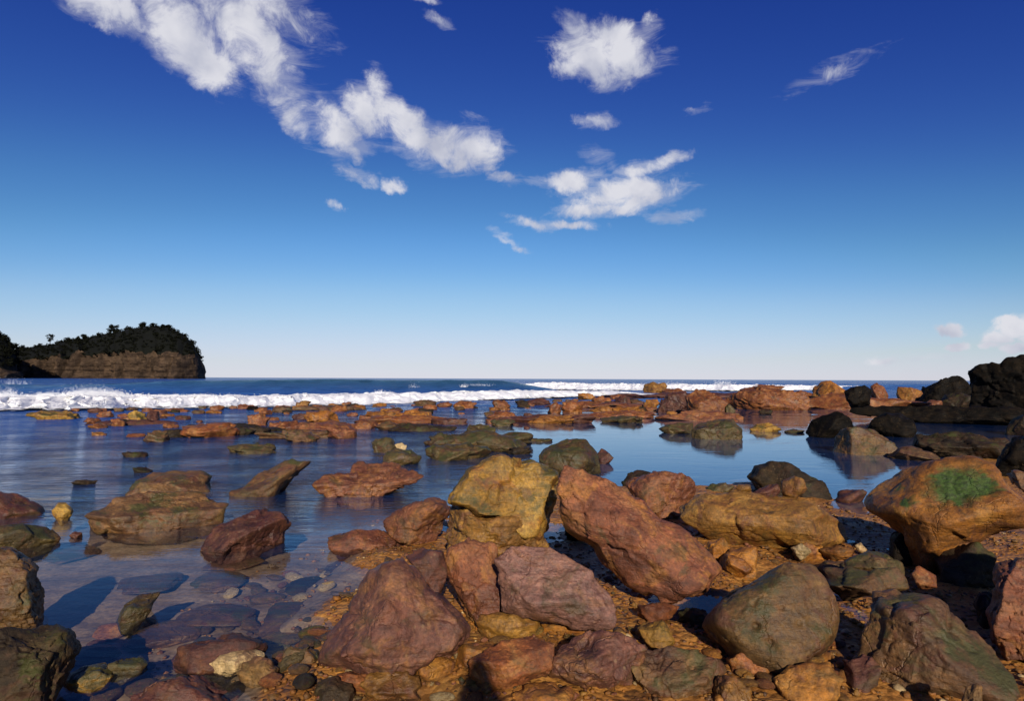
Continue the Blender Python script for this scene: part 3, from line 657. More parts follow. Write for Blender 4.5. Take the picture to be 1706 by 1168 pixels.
rock('stone', T('8', [(335,482),(420,463),(505,480),(490,512),(400,522)]), 'orange', 'orange pebble-like stone under the right end of the long boulder', 'rock', zb=.05, ext=.3, sub=3)
rock('stone', T('8', [(208,472),(260,453),(312,490),(255,514)]), 'pale', 'small cream stone under the middle of the long ochre boulder', 'rock', zb=.05, ext=.3, sub=3)
rock('stone', T('8', [(500,460),(530,448),(560,480),(550,492),(515,480)]), 'pale', 'tiny cream stone between the long ochre and big orange boulders', 'rock', zb=.06, ext=.3, sub=3)
rock('stone', T('8', [(755,590),(790,555),(870,600),(880,640),(800,640)]), 'rust', 'small orange stone under the foot of the big orange boulder', 'rock', Y=3.4, ext=.3, sub=3)
rock('stone', T('8', [(405,245),(430,212),(540,205),(560,222),(530,262),(440,268)]), 'darkred', 'red flat stone at the pool corner left of the big orange boulder', 'rock', zb=.0, ext=.4, sub=3)
rock('stone', T('8', [(990,1168),(1010,1090),(1080,1100),(1090,1230),(1000,1230)]), 'tan', 'tan stone in the bottom right corner under the ridged boulder', 'rock', Y=2.35, ext=.2, sub=4)

MID = [
 (1195,912,1262,962,'orange','broken orange stone left of the gap under the long ochre boulder'),(1318,905,1372,936,'orange','squat orange stone under the middle of the long boulder'),
 (1358,934,1445,968,'tan','flat tan stone behind the top of the round tan boulder'),(1208,1085,1300,1132,'rust','flat rust stone below left of the round tan boulder'),
 (1285,1105,1405,1175,'orange','broad orange stone at the bottom edge under the round tan boulder'),(1185,1128,1252,1178,'ochre','ochre stone at the bottom edge right of the brown slab'),
 (1398,1092,1470,1152,'darkred','dark red stone between the round and the ridged boulder'),(790,1022,902,1068,'ochre','ochre stone just below the pink slab'),
 (898,1030,992,1064,'orange','orange flat stone below the middle of the pink slab'),(1058,1036,1122,1078,'ochre','ochre stone near the small pool under the tilted slab'),
 (758,1072,850,1122,'orange','orange stone between the purple boulder and the rust rock'),(598,1115,705,1165,'ochre','ochre stone below the purple boulder at the bottom edge'),
 (688,1085,762,1128,'orange','orange stone against the lower right of the purple boulder'),(850,1138,962,1190,'orange','orange stone at the bottom edge below the dark purple rock'),
 (555,1118,622,1152,'rust','rust stone at the lower left foot of the purple boulder'),(1128,1012,1192,1048,'dark','dark stone beside the small blue pool'),
 (1555,905,1662,988,'dark','blackish rock standing in for the shade right of the big orange boulder foot'),  # dark rock put where only shadow lies on the bank
 (1480,880,1540,950,'black','black rock standing in for shade in the hollow left of the big orange boulder foot'),(1620,985,1668,1050,'dark','dark rock left of the upright boulder at the right edge'),  # the black one paints the shadow under the boulder as rock colour
 (940,855,985,905,'black','black rock standing in for shade in the cleft left of the tilted slab'),(470,1075,540,1118,'brown','brown stone at the tip of the purple boulder'),(395,1095,470,1140,'tan','tan stone in the lower left jumble right of the pale stone'),  # the black one fills the shadowed gap with dark colour
]
for k, (x0, y0, x1, y1, mt, lab) in enumerate(MID):
    rock('stone', BB('p', x0, y0, x1, y1, 500 + k), mt, lab, 'rock', ext=.3, sub=4, depth=.9, zb=.0, seed=700 + k)
def free_rock(x, y, rx, ry, h, mat, lab, seed, lv=4):
    v, f = ico(lv); rg = np.random.RandomState(seed)
    q = v * shape(v, rg, 12, 18, None)[:, None]; q = q + v * (0.06 * fbm3(q * 2.5 + seed, 5))[:, None]
    q = (q - q.min(0)) / (q.max(0) - q.min(0)); q = (q - np.array([.5, .5, .12])) * np.array([2 * rx, 2 * ry, h * 1.14])
    return tag(link_mesh('boulder', mesh_np('boulder', q, f), M[mat], loc=(x, y, 0)), lab, 'boulder')
free_rock(3.02, 2.35, .52, .45, .95, 'redbrown', 'unseen boulder added beyond the right edge to shade the hollow', 31)  # invented out of view, only to throw shadow into the right-hand hollow
SUNK = [(440,1000,575,1066,'brown','broad brown slab under the clear water left of the purple boulder'),(535,932,612,968,'darkred','dark red slab under water below the long flat red stone'),(478,962,545,1000,'dark','dark slab under water left of the purple boulder tip'),
 (300,1008,425,1046,'brown','brown slab under water right of the small olive stone'),(225,1030,330,1078,'brown','brown slab under water below the small olive stone'),(165,1040,225,1064,'redbrown','small red-brown slab under water near the corner boulder'),
 (345,925,440,950,'brown','brown slab under water in front of the lone dark red rock'),(190,955,300,990,'brown','brown slab under water behind the small olive stone'),(285,1080,385,1112,'darkred','dark red slab under water by the flat dark red slab'),
 (80,905,160,932,'brown','brown slab under water beside the olive ledge'),(320,955,410,985,'tan','tan slab under water in the middle of the shallows'),(560,972,640,1004,'redbrown','red-brown slab under water touching the purple boulder'),
 (410,1050,500,1082,'tan','tan slab under water near the pale stone'),(120,1075,200,1110,'dark','dark slab under water beside the corner boulder')]
for k, (x0, y0, x1, y1, mt, lab) in enumerate(SUNK):
    xc, yc = (x0 + x1) / 2, (y0 + y1) / 2; c = P(xc, yc, -.1)
    rx = abs(P(x1, yc, -.1).x - P(x0, yc, -.1).x) / 2; ry = abs(P(xc, y0, -.1).y - P(xc, y1, -.1).y) / 2
    o = free_rock(c.x, c.y, rx, ry, .075, mt, lab, 60 + k); o.name = 'flat_rock'; o.data.name = 'flat_rock'; o['category'] = 'rock'
    o.location.z = min(gz(c.x, c.y) - .004, -.13); o.rotation_euler.z = random.Random(k).uniform(-.25, .25)
# tall rock added out of view; casts the viewer's own shadow at the bottom edge
tip = P(752, 1106); top_ = tip - ANTI * (2.2 / -ANTI.z)
v, f = ico(5); rg = np.random.RandomState(77)
q = v * shape(v, rg, 12, 18, None)[:, None]
q[:, 2] = np.where(q[:, 2] > 0, q[:, 2] * 1.25, q[:, 2]); q = q * np.array([.30 , .34, 1.0]) * (1.25 - 0.32 * q[:, 2:3] * np.array([1, 1, 0]))
q = q + v * (0.035 * fbm3(q * 4, 4))[:, None]
q[:, 2] *= 2.4 / (q[:, 2].max() - q[:, 2].min()); q[:, 2] -= q[:, 2].max() - 2.2
tag(link_mesh('boulder', mesh_np('boulder', q, f), M['brown'], loc=(top_.x, top_.y, 0)), 'unseen tall rock added behind the viewpoint to shade the bottom edge', 'boulder')

# --- the middle of the right-hand pool
rock('rock', T('4', [(338,690),(370,640),(440,612),(520,593),(580,620),(622,672),(560,705),(470,735),(400,722)]), 'black', 'black rock left behind the brown block in the right pool', 'rock', ext=.35, sub=4, depth=.8)
rock('rock', T('4', [(488,822),(500,722),(545,680),(640,666),(720,690),(800,740),(872,792),(862,818),(800,828),(540,830)]), 'tan', 'brown square-faced block mirrored in the right pool', 'boulder', ext=.3, sub=5, depth=.7, planes=[(.3,.2,.95,.62),(-.9,.05,.4,.66),(.5,.8,.2,.66)], rough=.6)
rock('stone', T('4', [(780,830),(860,790),(930,785),(1060,815),(1100,840),(1000,860),(860,850)]), 'brown', 'low brown shelf running right from the square-faced block', 'rock', ext=.4, sub=4, depth=.8)
rock('rock', T('4', [(672,680),(720,620),(790,588),(870,595),(940,640),(958,690),(900,728),(800,722),(720,705)]), 'black', 'round black rock in the right pool', 'rock', ext=.35, sub=4, depth=.8)
rock('flat_rock', T('4', [(918,775),(960,722),(1060,698),(1250,706),(1450,718),(1510,760),(1500,850),(1300,845),(1100,815),(950,795)]), 'dark', 'long dark slab lying across the right pool', 'boulder', ext=.35, sub=5, depth=.7)
rock('boulder', T('4', [(1380,900),(1440,800),(1500,735),(1600,700),(1680,720),(1680,950),(1450,940)]), 'black', 'black boulder at the right edge above the orange boulder', 'boulder', ext=.2, sub=4, zb=.03)
rock('stone', T('4', [(1450,930),(1500,915),(1620,935),(1650,1010),(1560,1015),(1490,980)]), 'brown', 'brown stone at the right edge just behind the orange boulder', 'rock', Y=4.9, ext=.3, sub=4)
rock('stone', T('4', [(30,683),(60,656),(150,654),(205,680),(190,696),(60,700)]), 'yellow', 'small yellow stone alone in the right pool', 'rock', ext=.5, sub=3)
rock('stone', T('4', [(215,695),(270,684),(340,694),(310,706),(240,706)]), 'olive', 'flat green stone barely above water right of the yellow one', 'rock', ext=.5, sub=3)
rock('rock', T('C', [(1195,345),(1215,295),(1300,272),(1440,262),(1480,310),(1497,360),(1470,385),(1215,385)]), 'olive', 'dark green cube-like rock in the right pool', 'boulder', ext=.35, sub=5, depth=.8, planes=[(0,.85,.5,.6),(0,0,1,.66)], rough=.7)
rock('flat_rock', T('C', [(1008,322),(1060,300),(1130,290),(1215,292),(1215,345),(1130,352),(1060,340)]), 'olive', 'low olive rock joined to the left of the green cube', 'rock', ext=.4, sub=4)
rock('boulder', T('C', [(995,215),(1035,155),(1060,120),(1130,112),(1190,120),(1215,180),(1200,225),(1100,235)]), 'darkred', 'shaded left face of the tall reef mound, as a darker purple rock', 'boulder', ext=.35, sub=5, depth=.7, planes=[(-.3,.2,.9,.66)])  # the mound's shaded side is put into a darker rock colour
rock('boulder', T('C', [(1165,130),(1220,102),(1300,110),(1360,140),(1420,180),(1445,240),(1400,258),(1260,248),(1190,235)]), 'rust', 'orange-red right half of the tall reef mound', 'boulder', ext=.35, sub=5, depth=.8)
rock('stone', T('C', [(1385,190),(1420,180),(1448,220),(1445,262),(1400,262)]), 'olive', 'small olive rock at the right foot of the reef mound', 'rock', ext=.4, sub=3)
rock('stone', T('C', [(1178,240),(1195,228),(1225,238),(1215,252),(1185,252)]), 'pale', 'tiny pale stone in front of the reef mound', 'rock', ext=.4, sub=3)
# --- the reef and the black outcrop on the right
rock('flat_rock', T('D', [(-10,300),(40,262),(100,232),(200,212),(330,232),(480,240),(510,300),(500,345),(380,356),(200,345),(60,335)]), 'rust', 'wide rust-red reef shelf behind the right pool', 'boulder', ext=.35, sub=5, depth=.55, strata=2)
rock('flat_rock', T('D', [(380,345),(440,285),(600,258),(760,272),(900,282),(1100,300),(1180,325),(1100,348),(860,352),(640,356),(460,358)]), 'rust', 'low rust-brown reef shelf right of the rust-red one', 'rock', ext=.35, sub=4, depth=.6)
rock('boulder', T('D', [(490,268),(515,215),(545,186),(610,188),(660,222),(710,252),(790,285),(650,300),(520,295)]), 'orange', 'orange reef knob standing up to the sea horizon', 'rock', zb=.25, ext=.6, sub=4, depth=.8)
rock('rock', T('D', [(825,270),(830,215),(870,195),(905,215),(930,260),(960,300),(880,305)]), 'rust', 'rust-red reef block right of the orange knob', 'rock', zb=.2, ext=.6, sub=4)
rock('rock', T('D', [(975,270),(990,222),(1050,225),(1130,245),(1140,270),(1100,300),(1010,295)]), 'orange', 'bright orange reef block beside the black outcrop', 'rock', zb=.2, ext=.6, sub=4)
rock('rock', T('D', [(680,250),(720,225),(800,215),(840,240),(830,290),(720,295)]), 'black', 'black reef rock between the orange knob and the rust block', 'rock', Y=15.5, ext=.6, sub=4)
rock('boulder', T('D', [(1080,290),(1130,225),(1200,200),(1250,168),(1330,160),(1390,190),(1420,250),(1420,320),(1200,330)]), 'black', 'black hump of rock left of the tall black outcrop', 'boulder', zb=.1, ext=.5, sub=5)
rock('outcrop', T('D', [(1400,260),(1405,140),(1440,110),(1500,100),(1530,82),(1570,100),(1600,60),(1700,40),(1800,50),(1900,40),(1900,400),(1600,380),(1440,340),(1395,310)]), 'black', 'tall jagged black outcrop at the right edge on the horizon', 'boulder', zb=.0, ext=.2, sub=5, depth=.6, strata=3)
rock('rock', T('D', [(1220,320),(1250,262),(1340,252),(1420,275),(1430,320),(1320,345)]), 'dark', 'brown low rock under the black hump', 'rock', zb=.05, ext=.4, sub=4)
rock('stone', T('D', [(1130,325),(1170,295),(1240,300),(1245,335),(1180,345)]), 'redbrown', 'small red rock below the bright orange reef block', 'rock', zb=.05, ext=.4, sub=3)
rock('flat_rock', T('D', [(705,335),(900,325),(1200,335),(1450,330),(1800,330),(1800,420),(1500,428),(1340,430),(1180,420),(1100,410),(960,390),(720,372)]), 'black', 'long black ledge along the far side of the right pool', 'boulder', ext=.3, sub=5, depth=.35)
rock('rock', T('D', [(1590,470),(1640,400),(1720,370),(1800,400),(1800,500),(1640,500)]), 'dark', 'dark brown rock at the right edge behind the long dark slab', 'rock', ext=.3, sub=4)

# --- smaller reef rocks between the pool and the surf
REEF = [
 ('A',145,205,470,275,'yellow','long yellow-brown rock left at the foot of the white surf'),
 ('A',470,250,570,302,'rust','rust stone right of the long yellow-brown rock'),
 ('A',500,292,612,322,'orange','flat orange stone below the long yellow-brown rock'),
 ('A',632,255,712,312,'rust','small rust rock left of the yellow ball-shaped rock'),
 ('A',730,203,832,298,'yellow','yellow ball-shaped rock near the surf on the left'),
 ('A',822,205,902,292,'darkred','dark red rock touching the yellow ball-shaped rock'),
 ('A',720,345,825,372,'rust','thin rust stone left of the mottled brown rock'),
 ('A',818,318,960,402,'brown','mottled brown rock in the left middle of the reef'),
 ('A',900,318,1060,375,'dark','dark rock behind the mottled brown rock'),
 ('A',925,285,1012,322,'rust','small rust stone above the mottled brown rock'),
 ('A',1040,262,1355,378,'rust','large flat rust slab in the left reef'),
 ('A',1275,298,1450,362,'dark','dark rock at the right end of the large rust slab'),
 ('A',1405,222,1532,312,'rust','upright rust rock right of the large rust slab'),
 ('A',1400,300,1535,352,'dark','dark low rock under the upright rust rock'),
 ('A',1400,190,1472,216,'black','small black stone against the surf above the upright rust rock'),
 ('A',915,200,1075,230,'rust','thin rust reef strip just below the surf'),
 ('A',1310,392,1555,458,'olive','flat olive rock in front of the left reef'),
 ('A',695,450,850,482,'dark','dark low stone alone in the blue pool on the left'),
 ('A',1550,185,1655,232,'brown','brown rock against the surf left of the ochre knob'),
 ('B',318,153,402,208,'ochre','ochre knob rising into the white surf'),
 ('B',578,163,642,203,'rust','small rust knob alone in front of the surf'),
 ('B',372,208,556,290,'orange','bright orange slab in the middle reef'),
 ('B',170,280,260,325,'rust','small rust stone left of the rust-brown pair'),
 ('B',212,268,362,332,'rust','rust rock between upright rust rock and orange slab'),
 ('B',240,318,450,402,'brown','brown rock dipping into the pool below the orange slab'),
 ('B',498,268,655,385,'redbrown','red-brown rock right below the bright orange slab'),
 ('B',648,258,775,328,'rust','rust rock right of the red-brown one in the middle reef'),
 ('B',712,208,885,275,'orange','orange rock with yellow top in the middle reef'),
 ('B',778,268,890,335,'brown','brown rock under the orange yellow-topped rock'),
 ('B',870,205,1095,292,'orange','large orange block in the middle reef'),
 ('B',860,285,1035,332,'dark','dark rock along the foot of the large orange block'),
 ('B',978,150,1112,198,'brown','brown-green rock standing against the end of the surf'),
 ('B',1218,155,1342,212,'rust','rust rock in the gap between reef halves'),
 ('B',1095,255,1285,302,'darkred','dark red low rock above the olive reef'),
 ('B',1438,145,1532,222,'rust','pointed rust rock above the olive reef'),
 ('B',1412,212,1572,275,'rust','broad rust rock under the pointed rust rock'),
 ('B',1450,260,1562,312,'olive','dark olive stone below the broad rust rock'),
 ('B',1565,155,1642,182,'dark','thin dark stone far out by the surf'),
 ('2',838,460,985,592,'olive','olive rock left of the pale pink wedge'),
 ('2',948,515,1048,585,'pale','pale pink wedge stone between olive rocks'),
 ('2',890,540,1125,668,'olive','dark olive rock in front of the pale pink wedge'),
 ('2',1175,445,1420,545,'olive','yellowish olive rock at the left end of the olive reef'),
 ('2',1180,500,1560,640,'olive','broad olive rock in front of the olive reef'),
 ('2',1430,390,1600,480,'olive','olive rock at the back of the olive reef'),
 ('2',1500,455,1800,590,'olive','big dark olive rock at the right of the olive reef'),
 ('2',1690,540,1845,600,'dark','dark stone at the right tip of the olive reef'),
 ('2',-40,530,215,600,'olive','small flat olive rock alone at the left of the blue gap'),
 ('C',275,145,395,192,'darkred','dark red rock left of the rust pair near the surf'),
 ('C',208,160,272,192,'dark','dark stone left of the dark red rock near the surf'),
 ('C',388,158,455,238,'rust','upright rust rock of the pair near the surf'),
 ('C',465,150,582,235,'rust','wider rust rock of the pair near the surf'),
 ('C',278,228,532,298,'orange','oval orange rock lying in still water, centre'),
 ('C',558,113,652,155,'orange','orange rock nearest the surf, right of centre'),
 ('C',638,125,748,185,'rust','red-orange rock next to the orange one by the surf'),
 ('C',398,94,472,122,'dark','dark stone inside the foam, centre right'),
 ('C',618,178,765,238,'orange','left one of two orange rocks above the flat olive rock'),
 ('C',745,183,912,240,'orange','right one of two orange rocks above the flat olive rock'),
 ('C',690,238,935,292,'olive','flat olive rock left of the tall reef mound'),
 ('C',772,118,855,192,'darkred','dark red pointed rock left of the reef mound'),
 ('C',850,145,935,190,'brown','brown stone between pointed rock and reef mound'),
 ('C',928,143,1015,215,'orange','orange rock at the left foot of the reef mound'),
 ('C',930,44,1060,122,'ochre','ochre rock standing in the foam near the horizon'),
 ('C',1040,88,1170,122,'rust','rust ledge between the ochre foam rock and reef mound'),
 ('C',1330,150,1460,215,'rust','rust rock on the right shoulder of the reef mound'),
 ('C',228,374,412,398,'olive','thin olive rock barely out of the water in the pool'),
 ('C',62,262,182,312,'olive','olive stone left of the oval orange rock'),
 ('D',95,215,200,262,'redbrown','dark end of the rust-red reef shelf on the left'),
 ('D',150,200,340,245,'rust','rust crest on the rust-red reef shelf'),
 ('D',640,260,800,315,'rust','rust rock at the foot of the orange knob'),
 ('D',200,345,275,378,'dark','small dark stone at the pool side of the rust-red shelf'),
 ('1',800,895,970,945,'dark','dark stone in blue water above the layered slab'),
 ('1',865,995,985,1048,'dark','dark little stone just behind the flat-topped slab'),
 ('1',470,1082,625,1125,'dark','dark low stone left of the flat-topped slab'),
]
CR['1'] = (0, 520, 3.893)
for k, (c, x0, y0, x1, y1, mt, lab) in enumerate(REEF):
    hh_ = y1 - y0; ww_ = x1 - x0
    rock('rock', BB(c, x0 - .07 * ww_, y0 + .16 * hh_, x1 + .07 * ww_, y1 - .06 * hh_, 900 + k, jag=.13), mt, lab, 'rock', 'reef rocks between pool and surf', ext=.5, sub=4 if (x1 - x0) / CR[c][2] > 34 else 3, depth=.85, rough=1.15, nfac=11, pw=26, seed=300 + k, strata=1.6)
LEDGE = [(300,704,480,722,'dark','dark low ledge under the large rust slab of the left reef'),(430,701,640,716,'redbrown','long red-brown ledge below the bright orange slab'),(560,691,780,706,'rust','long rust ledge through the middle reef'),
 (640,707,765,719,'dark','dark ledge under the middle reef'),(820,691,1000,705,'darkred','dark red ledge behind the oval orange rock'),(880,668,1100,680,'rust','long rust ledge nearest the surf, right of centre'),(955,684,1105,697,'rust','rust ledge left of the tall reef mound'),
 (1085,684,1235,701,'redbrown','red-brown ledge at the foot of the tall reef mound'),(700,720,905,742,'olive','olive ledge under the olive reef'),(1000,654,1235,664,'darkred','dark red ledge behind the tall reef mound'),(130,700,305,709,'darkred','dark red ledge in front of the long yellow-brown rock'),(420,716,565,731,'brown','brown ledge left of the pale pink wedge'),
 (1225,655,1420,672,'rust','rust ledge along the back of the rust-red shelf'),(480,676,620,684,'brown','thin brown ledge just in front of the surf, centre left')]
for k, (x0, y0, x1, y1, mt, lab) in enumerate(LEDGE):
    rock('rock_ledge', BB('p', x0, y0, x1, y1, 1500 + k, jag=.15), mt, lab, 'rock', ext=.8, sub=4, depth=.5, rough=1.0, seed=1700 + k, strata=1.5)
# nameless small ones of the reef
rng = random.Random(11)
for k in range(150):
    px = rng.uniform(120, 1230); base = 676 + 0.00 * px
    py = base + abs(rng.gauss(0, 1)) * 17
    if px > 880: py -= 10
    if px < 330: py += 6
    w = rng.uniform(9, 30); h = w * rng.uniform(.2, .38)
    mt = rng.choice(['rust', 'rust', 'redbrown', 'orange', 'brown', 'dark', 'darkred'])
    cn = {'rust': 'rust-red', 'redbrown': 'red-brown', 'orange': 'orange', 'brown': 'brown', 'dark': 'blackish', 'darkred': 'dark red'}[mt]
    side = ('near the left surf', 'below the headland end', 'left of the olive reef', 'above the olive reef', 'left of the tall reef mound', 'round the tall reef mound')[min(5, int((px - 120) / 185))]
    rock('rock', BB('p', px - w / 2, py - h, px + w / 2, py, 2000 + k), mt, f"{'tiny' if w < 17 else 'small'} {cn} rock in the water {side}, {'surf side' if py < 690 else 'pool side'}",
         'rock', 'small rocks scattered in the reef', ext=.6, sub=3, depth=.8, rough=1.4, nfac=10, pw=16, seed=3000 + k)

# ------------------------------------------------------------------ loose stones and gravel of the bank and the shallows
CNAME = {'orange': 'orange', 'ochre': 'ochre', 'yellow': 'yellow', 'rust': 'rust-red', 'pale': 'cream', 'tan': 'tan', 'brown': 'brown', 'pink': 'pinkish', 'redbrown': 'red-brown', 'olive': 'olive', 'darkred': 'dark red', 'dark': 'blackish'}
protos = []
for k in range(10):
    v, f = ico(2); rg = np.random.RandomState(50 + k)
    rad = shape(v, rg, 7, 30, None); q = v * rad[:, None] * np.array([1, rg.uniform(.55, .9), rg.uniform(.25, .5)])
    q = q + v * (0.06 * fbm3(q * 2.2 + k * 9, 2))[:, None]
    q[:, 2] -= q[:, 2].min()
    protos.append((q, f))
AREAS = [  # pixel areas where loose ground shows: x0,y0,x1,y1,count,palette,label,group
 (800,1020,1110,1085,34,['orange','ochre','yellow','rust'],'loose stone on the gravel below the pink slab','stones below the pink slab'),
 (540,1095,830,1165,34,['orange','ochre','rust','pale'],'loose stone below the purple boulder at the bottom edge','stones below the purple boulder'),
 (1180,1075,1440,1165,40,['orange','ochre','rust'],'loose stone in the gravel under the round tan boulder','stones under the round boulder'),
 (1180,905,1500,975,34,['orange','ochre','tan','brown'],'loose stone in front of the long ochre boulder','stones before the long boulder'),
 (380,905,650,1010,34,['redbrown','pale','brown','tan'],'flat stone under the clear water left of the purple boulder','stones under the shallow water'),
 (150,1000,540,1100,46,['tan','brown','olive','redbrown'],'flat stone on the sandy pool bed in the lower left','stones on the pool bed'),
 (60,1080,540,1165,44,['darkred','brown','olive','dark','rust'],'wet stone in the jumble at the lower left','stones in the lower left jumble'),
]
rng = random.Random(5)
pm = {}
for (x0, y0, x1, y1, n, pal, lab, grp) in AREAS:
    for k in range(n):
        px, py = rng.uniform(x0, x1), rng.uniform(y0, y1)
        c = P(px, py, 0.02); c.z = gz(c.x, c.y)
        mt = rng.choice(pal); pi = rng.randrange(len(protos)); key = (mt, pi)
        if key not in pm:
            mm = mesh_np('stone', protos[pi][0], protos[pi][1]); mm.materials.append(M[mt]); pm[key] = mm
        s = rng.uniform(.016, .05) * (1.5 if 'pool' in grp or 'water' in grp or 'jumble' in grp else 1)
        o = bpy.data.objects.new('stone', pm[key]); COL.objects.link(o)
        o.location = (c.x, c.y, c.z - s * 0.12); o.rotation_euler = (rng.uniform(-.2, .2), rng.uniform(-.2, .2), rng.uniform(0, 6.28)); o.scale = (s * rng.uniform(.8, 1.4), s, s)
        sw = 'tiny' if s < .026 else 'small' if s < .045 else 'palm-sized'
        plc = ('back' if py < (y0 + y1) / 2 else 'front') + ' ' + ('left', 'middle', 'right')[min(2, int(3 * (px - x0) / (x1 - x0)))]
        tag(o, f"{sw} {CNAME[mt]} {lab}, {plc}", 'stone', grp)
# gravel
v, f = ico(0); rg = np.random.RandomState(8); vs_, fs_ = [], []
NG = 15000
gxs = rg.uniform(-2.6, 4.2, NG * 3); gys = 1.7 + rg.beta(1.1, 1.9, NG * 3) * 5.2
zg, sg = ground_np(gxs, gys)
keep = np.where((sg > -0.9) & (rg.uniform(size=NG * 3) < np.where(sg > 0, 1, .35)))[0][:NG]
vt, mi = [], []
for i in keep:
    s = rg.uniform(.004, .016) * (1.0 if rg.uniform() > .14 else 1.9)
    q = v * (1 + 0.25 * rg.normal(size=(len(v), 1))) * np.array([1, rg.uniform(.6, 1), rg.uniform(.4, .7)]) * s
    a = rg.uniform(0, 6.28); ca, sa = math.cos(a), math.sin(a)
    q = np.stack([q[:, 0] * ca - q[:, 1] * sa, q[:, 0] * sa + q[:, 1] * ca, q[:, 2]], -1) + np.array([gxs[i], gys[i], zg[i] + s * .2])
    fs_.append(f + len(v) * len(vs_)); vs_.append(q)
me = mesh_np('gravel', np.concatenate(vs_), np.concatenate(fs_))
for nm in ('orange', 'ochre', 'redbrown', 'pale', 'brown'): me.materials.append(M[nm])
me.polygons.foreach_set('material_index', np.repeat(rg.choice(5, len(keep), p=[.4, .27, .15, .05, .13]), len(f)).astype(np.int32))
gravel = link_mesh('gravel', me, None); tag(gravel, 'fine orange gravel strewn between the boulders', 'gravel', kind='stuff')

# ------------------------------------------------------------------ surf
def foam_mat():
    m, gg, o = new_mat('sea_foam')
    geo = gg.add('ShaderNodeNewGeometry'); pos = geo.outputs['Position']
    thin = gg.add('ShaderNodeAttribute', attribute_name='thin').outputs['Fac']
    n1 = gg.noise(pos, 1.6, 6, 0.65); n2 = gg.noise(pos, 7, 5, 0.7)
    b = gg.add('ShaderNodeBsdfPrincipled'); b.inputs['Base Color'].default_value = (.86, .88, .90, 1); b.inputs['Roughness'].default_value = .8
    b.inputs['Specular IOR Level'].default_value = .2
    gg.l.new(gg.bump(gg.math('MULTIPLY_ADD', n2, .5, n1), .5, .15), b.inputs['Normal'])
    tr = gg.add('ShaderNodeBsdfTransparent')
    mx = gg.add('ShaderNodeMixShader'); hole = gg.smooth(gg.math('MULTIPLY_ADD', gg.math('SUBTRACT', n1, .5), 1.6, thin), .30, .75)
    gg.put(mx.inputs[0], hole); gg.l.new(b.outputs[0], mx.inputs[1]); gg.l.new(tr.outputs[0], mx.inputs[2])
    gg.l.new(mx.outputs[0], o.inputs['Surface'])
    return m
FOAM = foam_mat()
def bore(name, pts, width, lab, seed):
    """a broken wave: pts = (pixel x, front pixel y, crest pixel y) along its length"""
    pts = np.array(pts, float); nx, nt = 760, 46
    px = np.linspace(pts[0, 0], pts[-1, 0], nx)
    fy = np.interp(px, pts[:, 0], pts[:, 1]); cy = np.interp(px, pts[:, 0], pts[:, 2])
    V = []; TH = []
    jit = fbm3(np.stack([px * 0.03, px * 0 + seed, px * 0], -1), 4)
    for i in range(nx):
        f0 = P(px[i], fy[i]); wd = width * (1 + 0.3 * jit[i])
        Yc = f0.y + wd * 0.42
        Hc = max(0.15, PY(px[i], cy[i], Yc).z)
        dx = ray(px[i], fy[i]); dx = dx / dx.y
        for j in range(nt):
            t = j / (nt - 1); y = f0.y + jit[i] * 1.2 * (1 - t) + wd * t; x = dx.x * y
            h = 0.05 + (Hc - 0.05) * (float(sstep(np.array(t), .05, .42)) if t < .42 else 1 - 0.95 * float(sstep(np.array(t), .5, 1.0)))
            V.append((x, y, h)); TH.append(max(0, 1 - t / .22) * .8 + max(0, (t - .75) / .25) * .9)
    V = np.array(V); hN = V[:, 2]
    n = fbm3(np.stack([V[:, 0] * .9, V[:, 1] * .9, hN * 0 + seed * 3.1], -1), 4, .5)
    V[:, 2] = np.maximum(hN * (1 + n * 0.17) + n * .03 + hN * .10 * fbm3(V * np.array([3.1, 3.1, 0]) + seed, 4, .6), 0.02)
    V[:, 1] += 0.5 * fbm3(V * 1.3 + 31, 3)
    ends = sstep(np.repeat(px, nt), px[0], px[0] + 60) * (1 - sstep(np.repeat(px, nt), px[-1] - 70, px[-1]))
    V[:, 2] = V[:, 2] * (0.1 + .9 * ends)
    me = mesh_np(name, V, grid_faces(nx, nt)); attr(me, 'thin', np.array(TH) + (1 - ends) * .5)
    o = link_mesh(name, me, FOAM); tag(o, lab, 'surf', kind='stuff')
    return o
bore('surf', [(-260,692,664),(0,687,661),(80,685,660),(150,685,655),(200,684,659),(300,683,661),(500,679,659),(630,676,656),(700,673,656),(820,668,651),(960,662,652),(1100,660,653)], 8, 'thick white surf of a broken wave rolling in on the left', 2)
bore('surf', [(830,652,641),(900,650,638),(1000,651,640),(1120,652,641),(1260,652,642),(1400,650,643),(1600,648,643)], 12, 'thin white surf line below the horizon on the right', 5)
# lacy foam left on the water in front of the surf
# spray
v, f = ico(0); rg = np.random.RandomState(3); vs_, fs_ = [], []
def spray(px, py, Y, sx, sy, n, r0, r1):
    for _ in range(n * 3):
        hh = abs(rg.normal(0, sy)); c = PY(px + rg.normal(0, sx) * (1 - .4 * min(hh / 25, 1)), py - hh, Y + rg.normal(0, .6))
        s = rg.uniform(r0, r1) * .22 * math.exp(-hh / 12) + .003
        fs_.append(f + len(v) * len(vs_)); vs_.append(v * s * np.array([1, 1, 1.3]) + np.array(c))
spray(152, 660, 24.5, 26, 7, 700, .02, .10); spray(185, 661, 24.5, 16, 5, 300, .02, .09); spray(78, 661, 24.5, 16, 3.5, 220, .02, .08); spray(10, 661, 24.2, 14, 7, 240, .02, .08)
spray(300, 661, 26, 60, 2.2, 200, .02, .07); spray(632, 656, 33, 6, 2.5, 60, .02, .09); spray(772, 645, 46, 3, 2, 30, .03, .09); spray(690, 646, 50, 5, 4, 30, .03, .07); spray(800, 643, 50, 14, 2, 40, .03, .07)
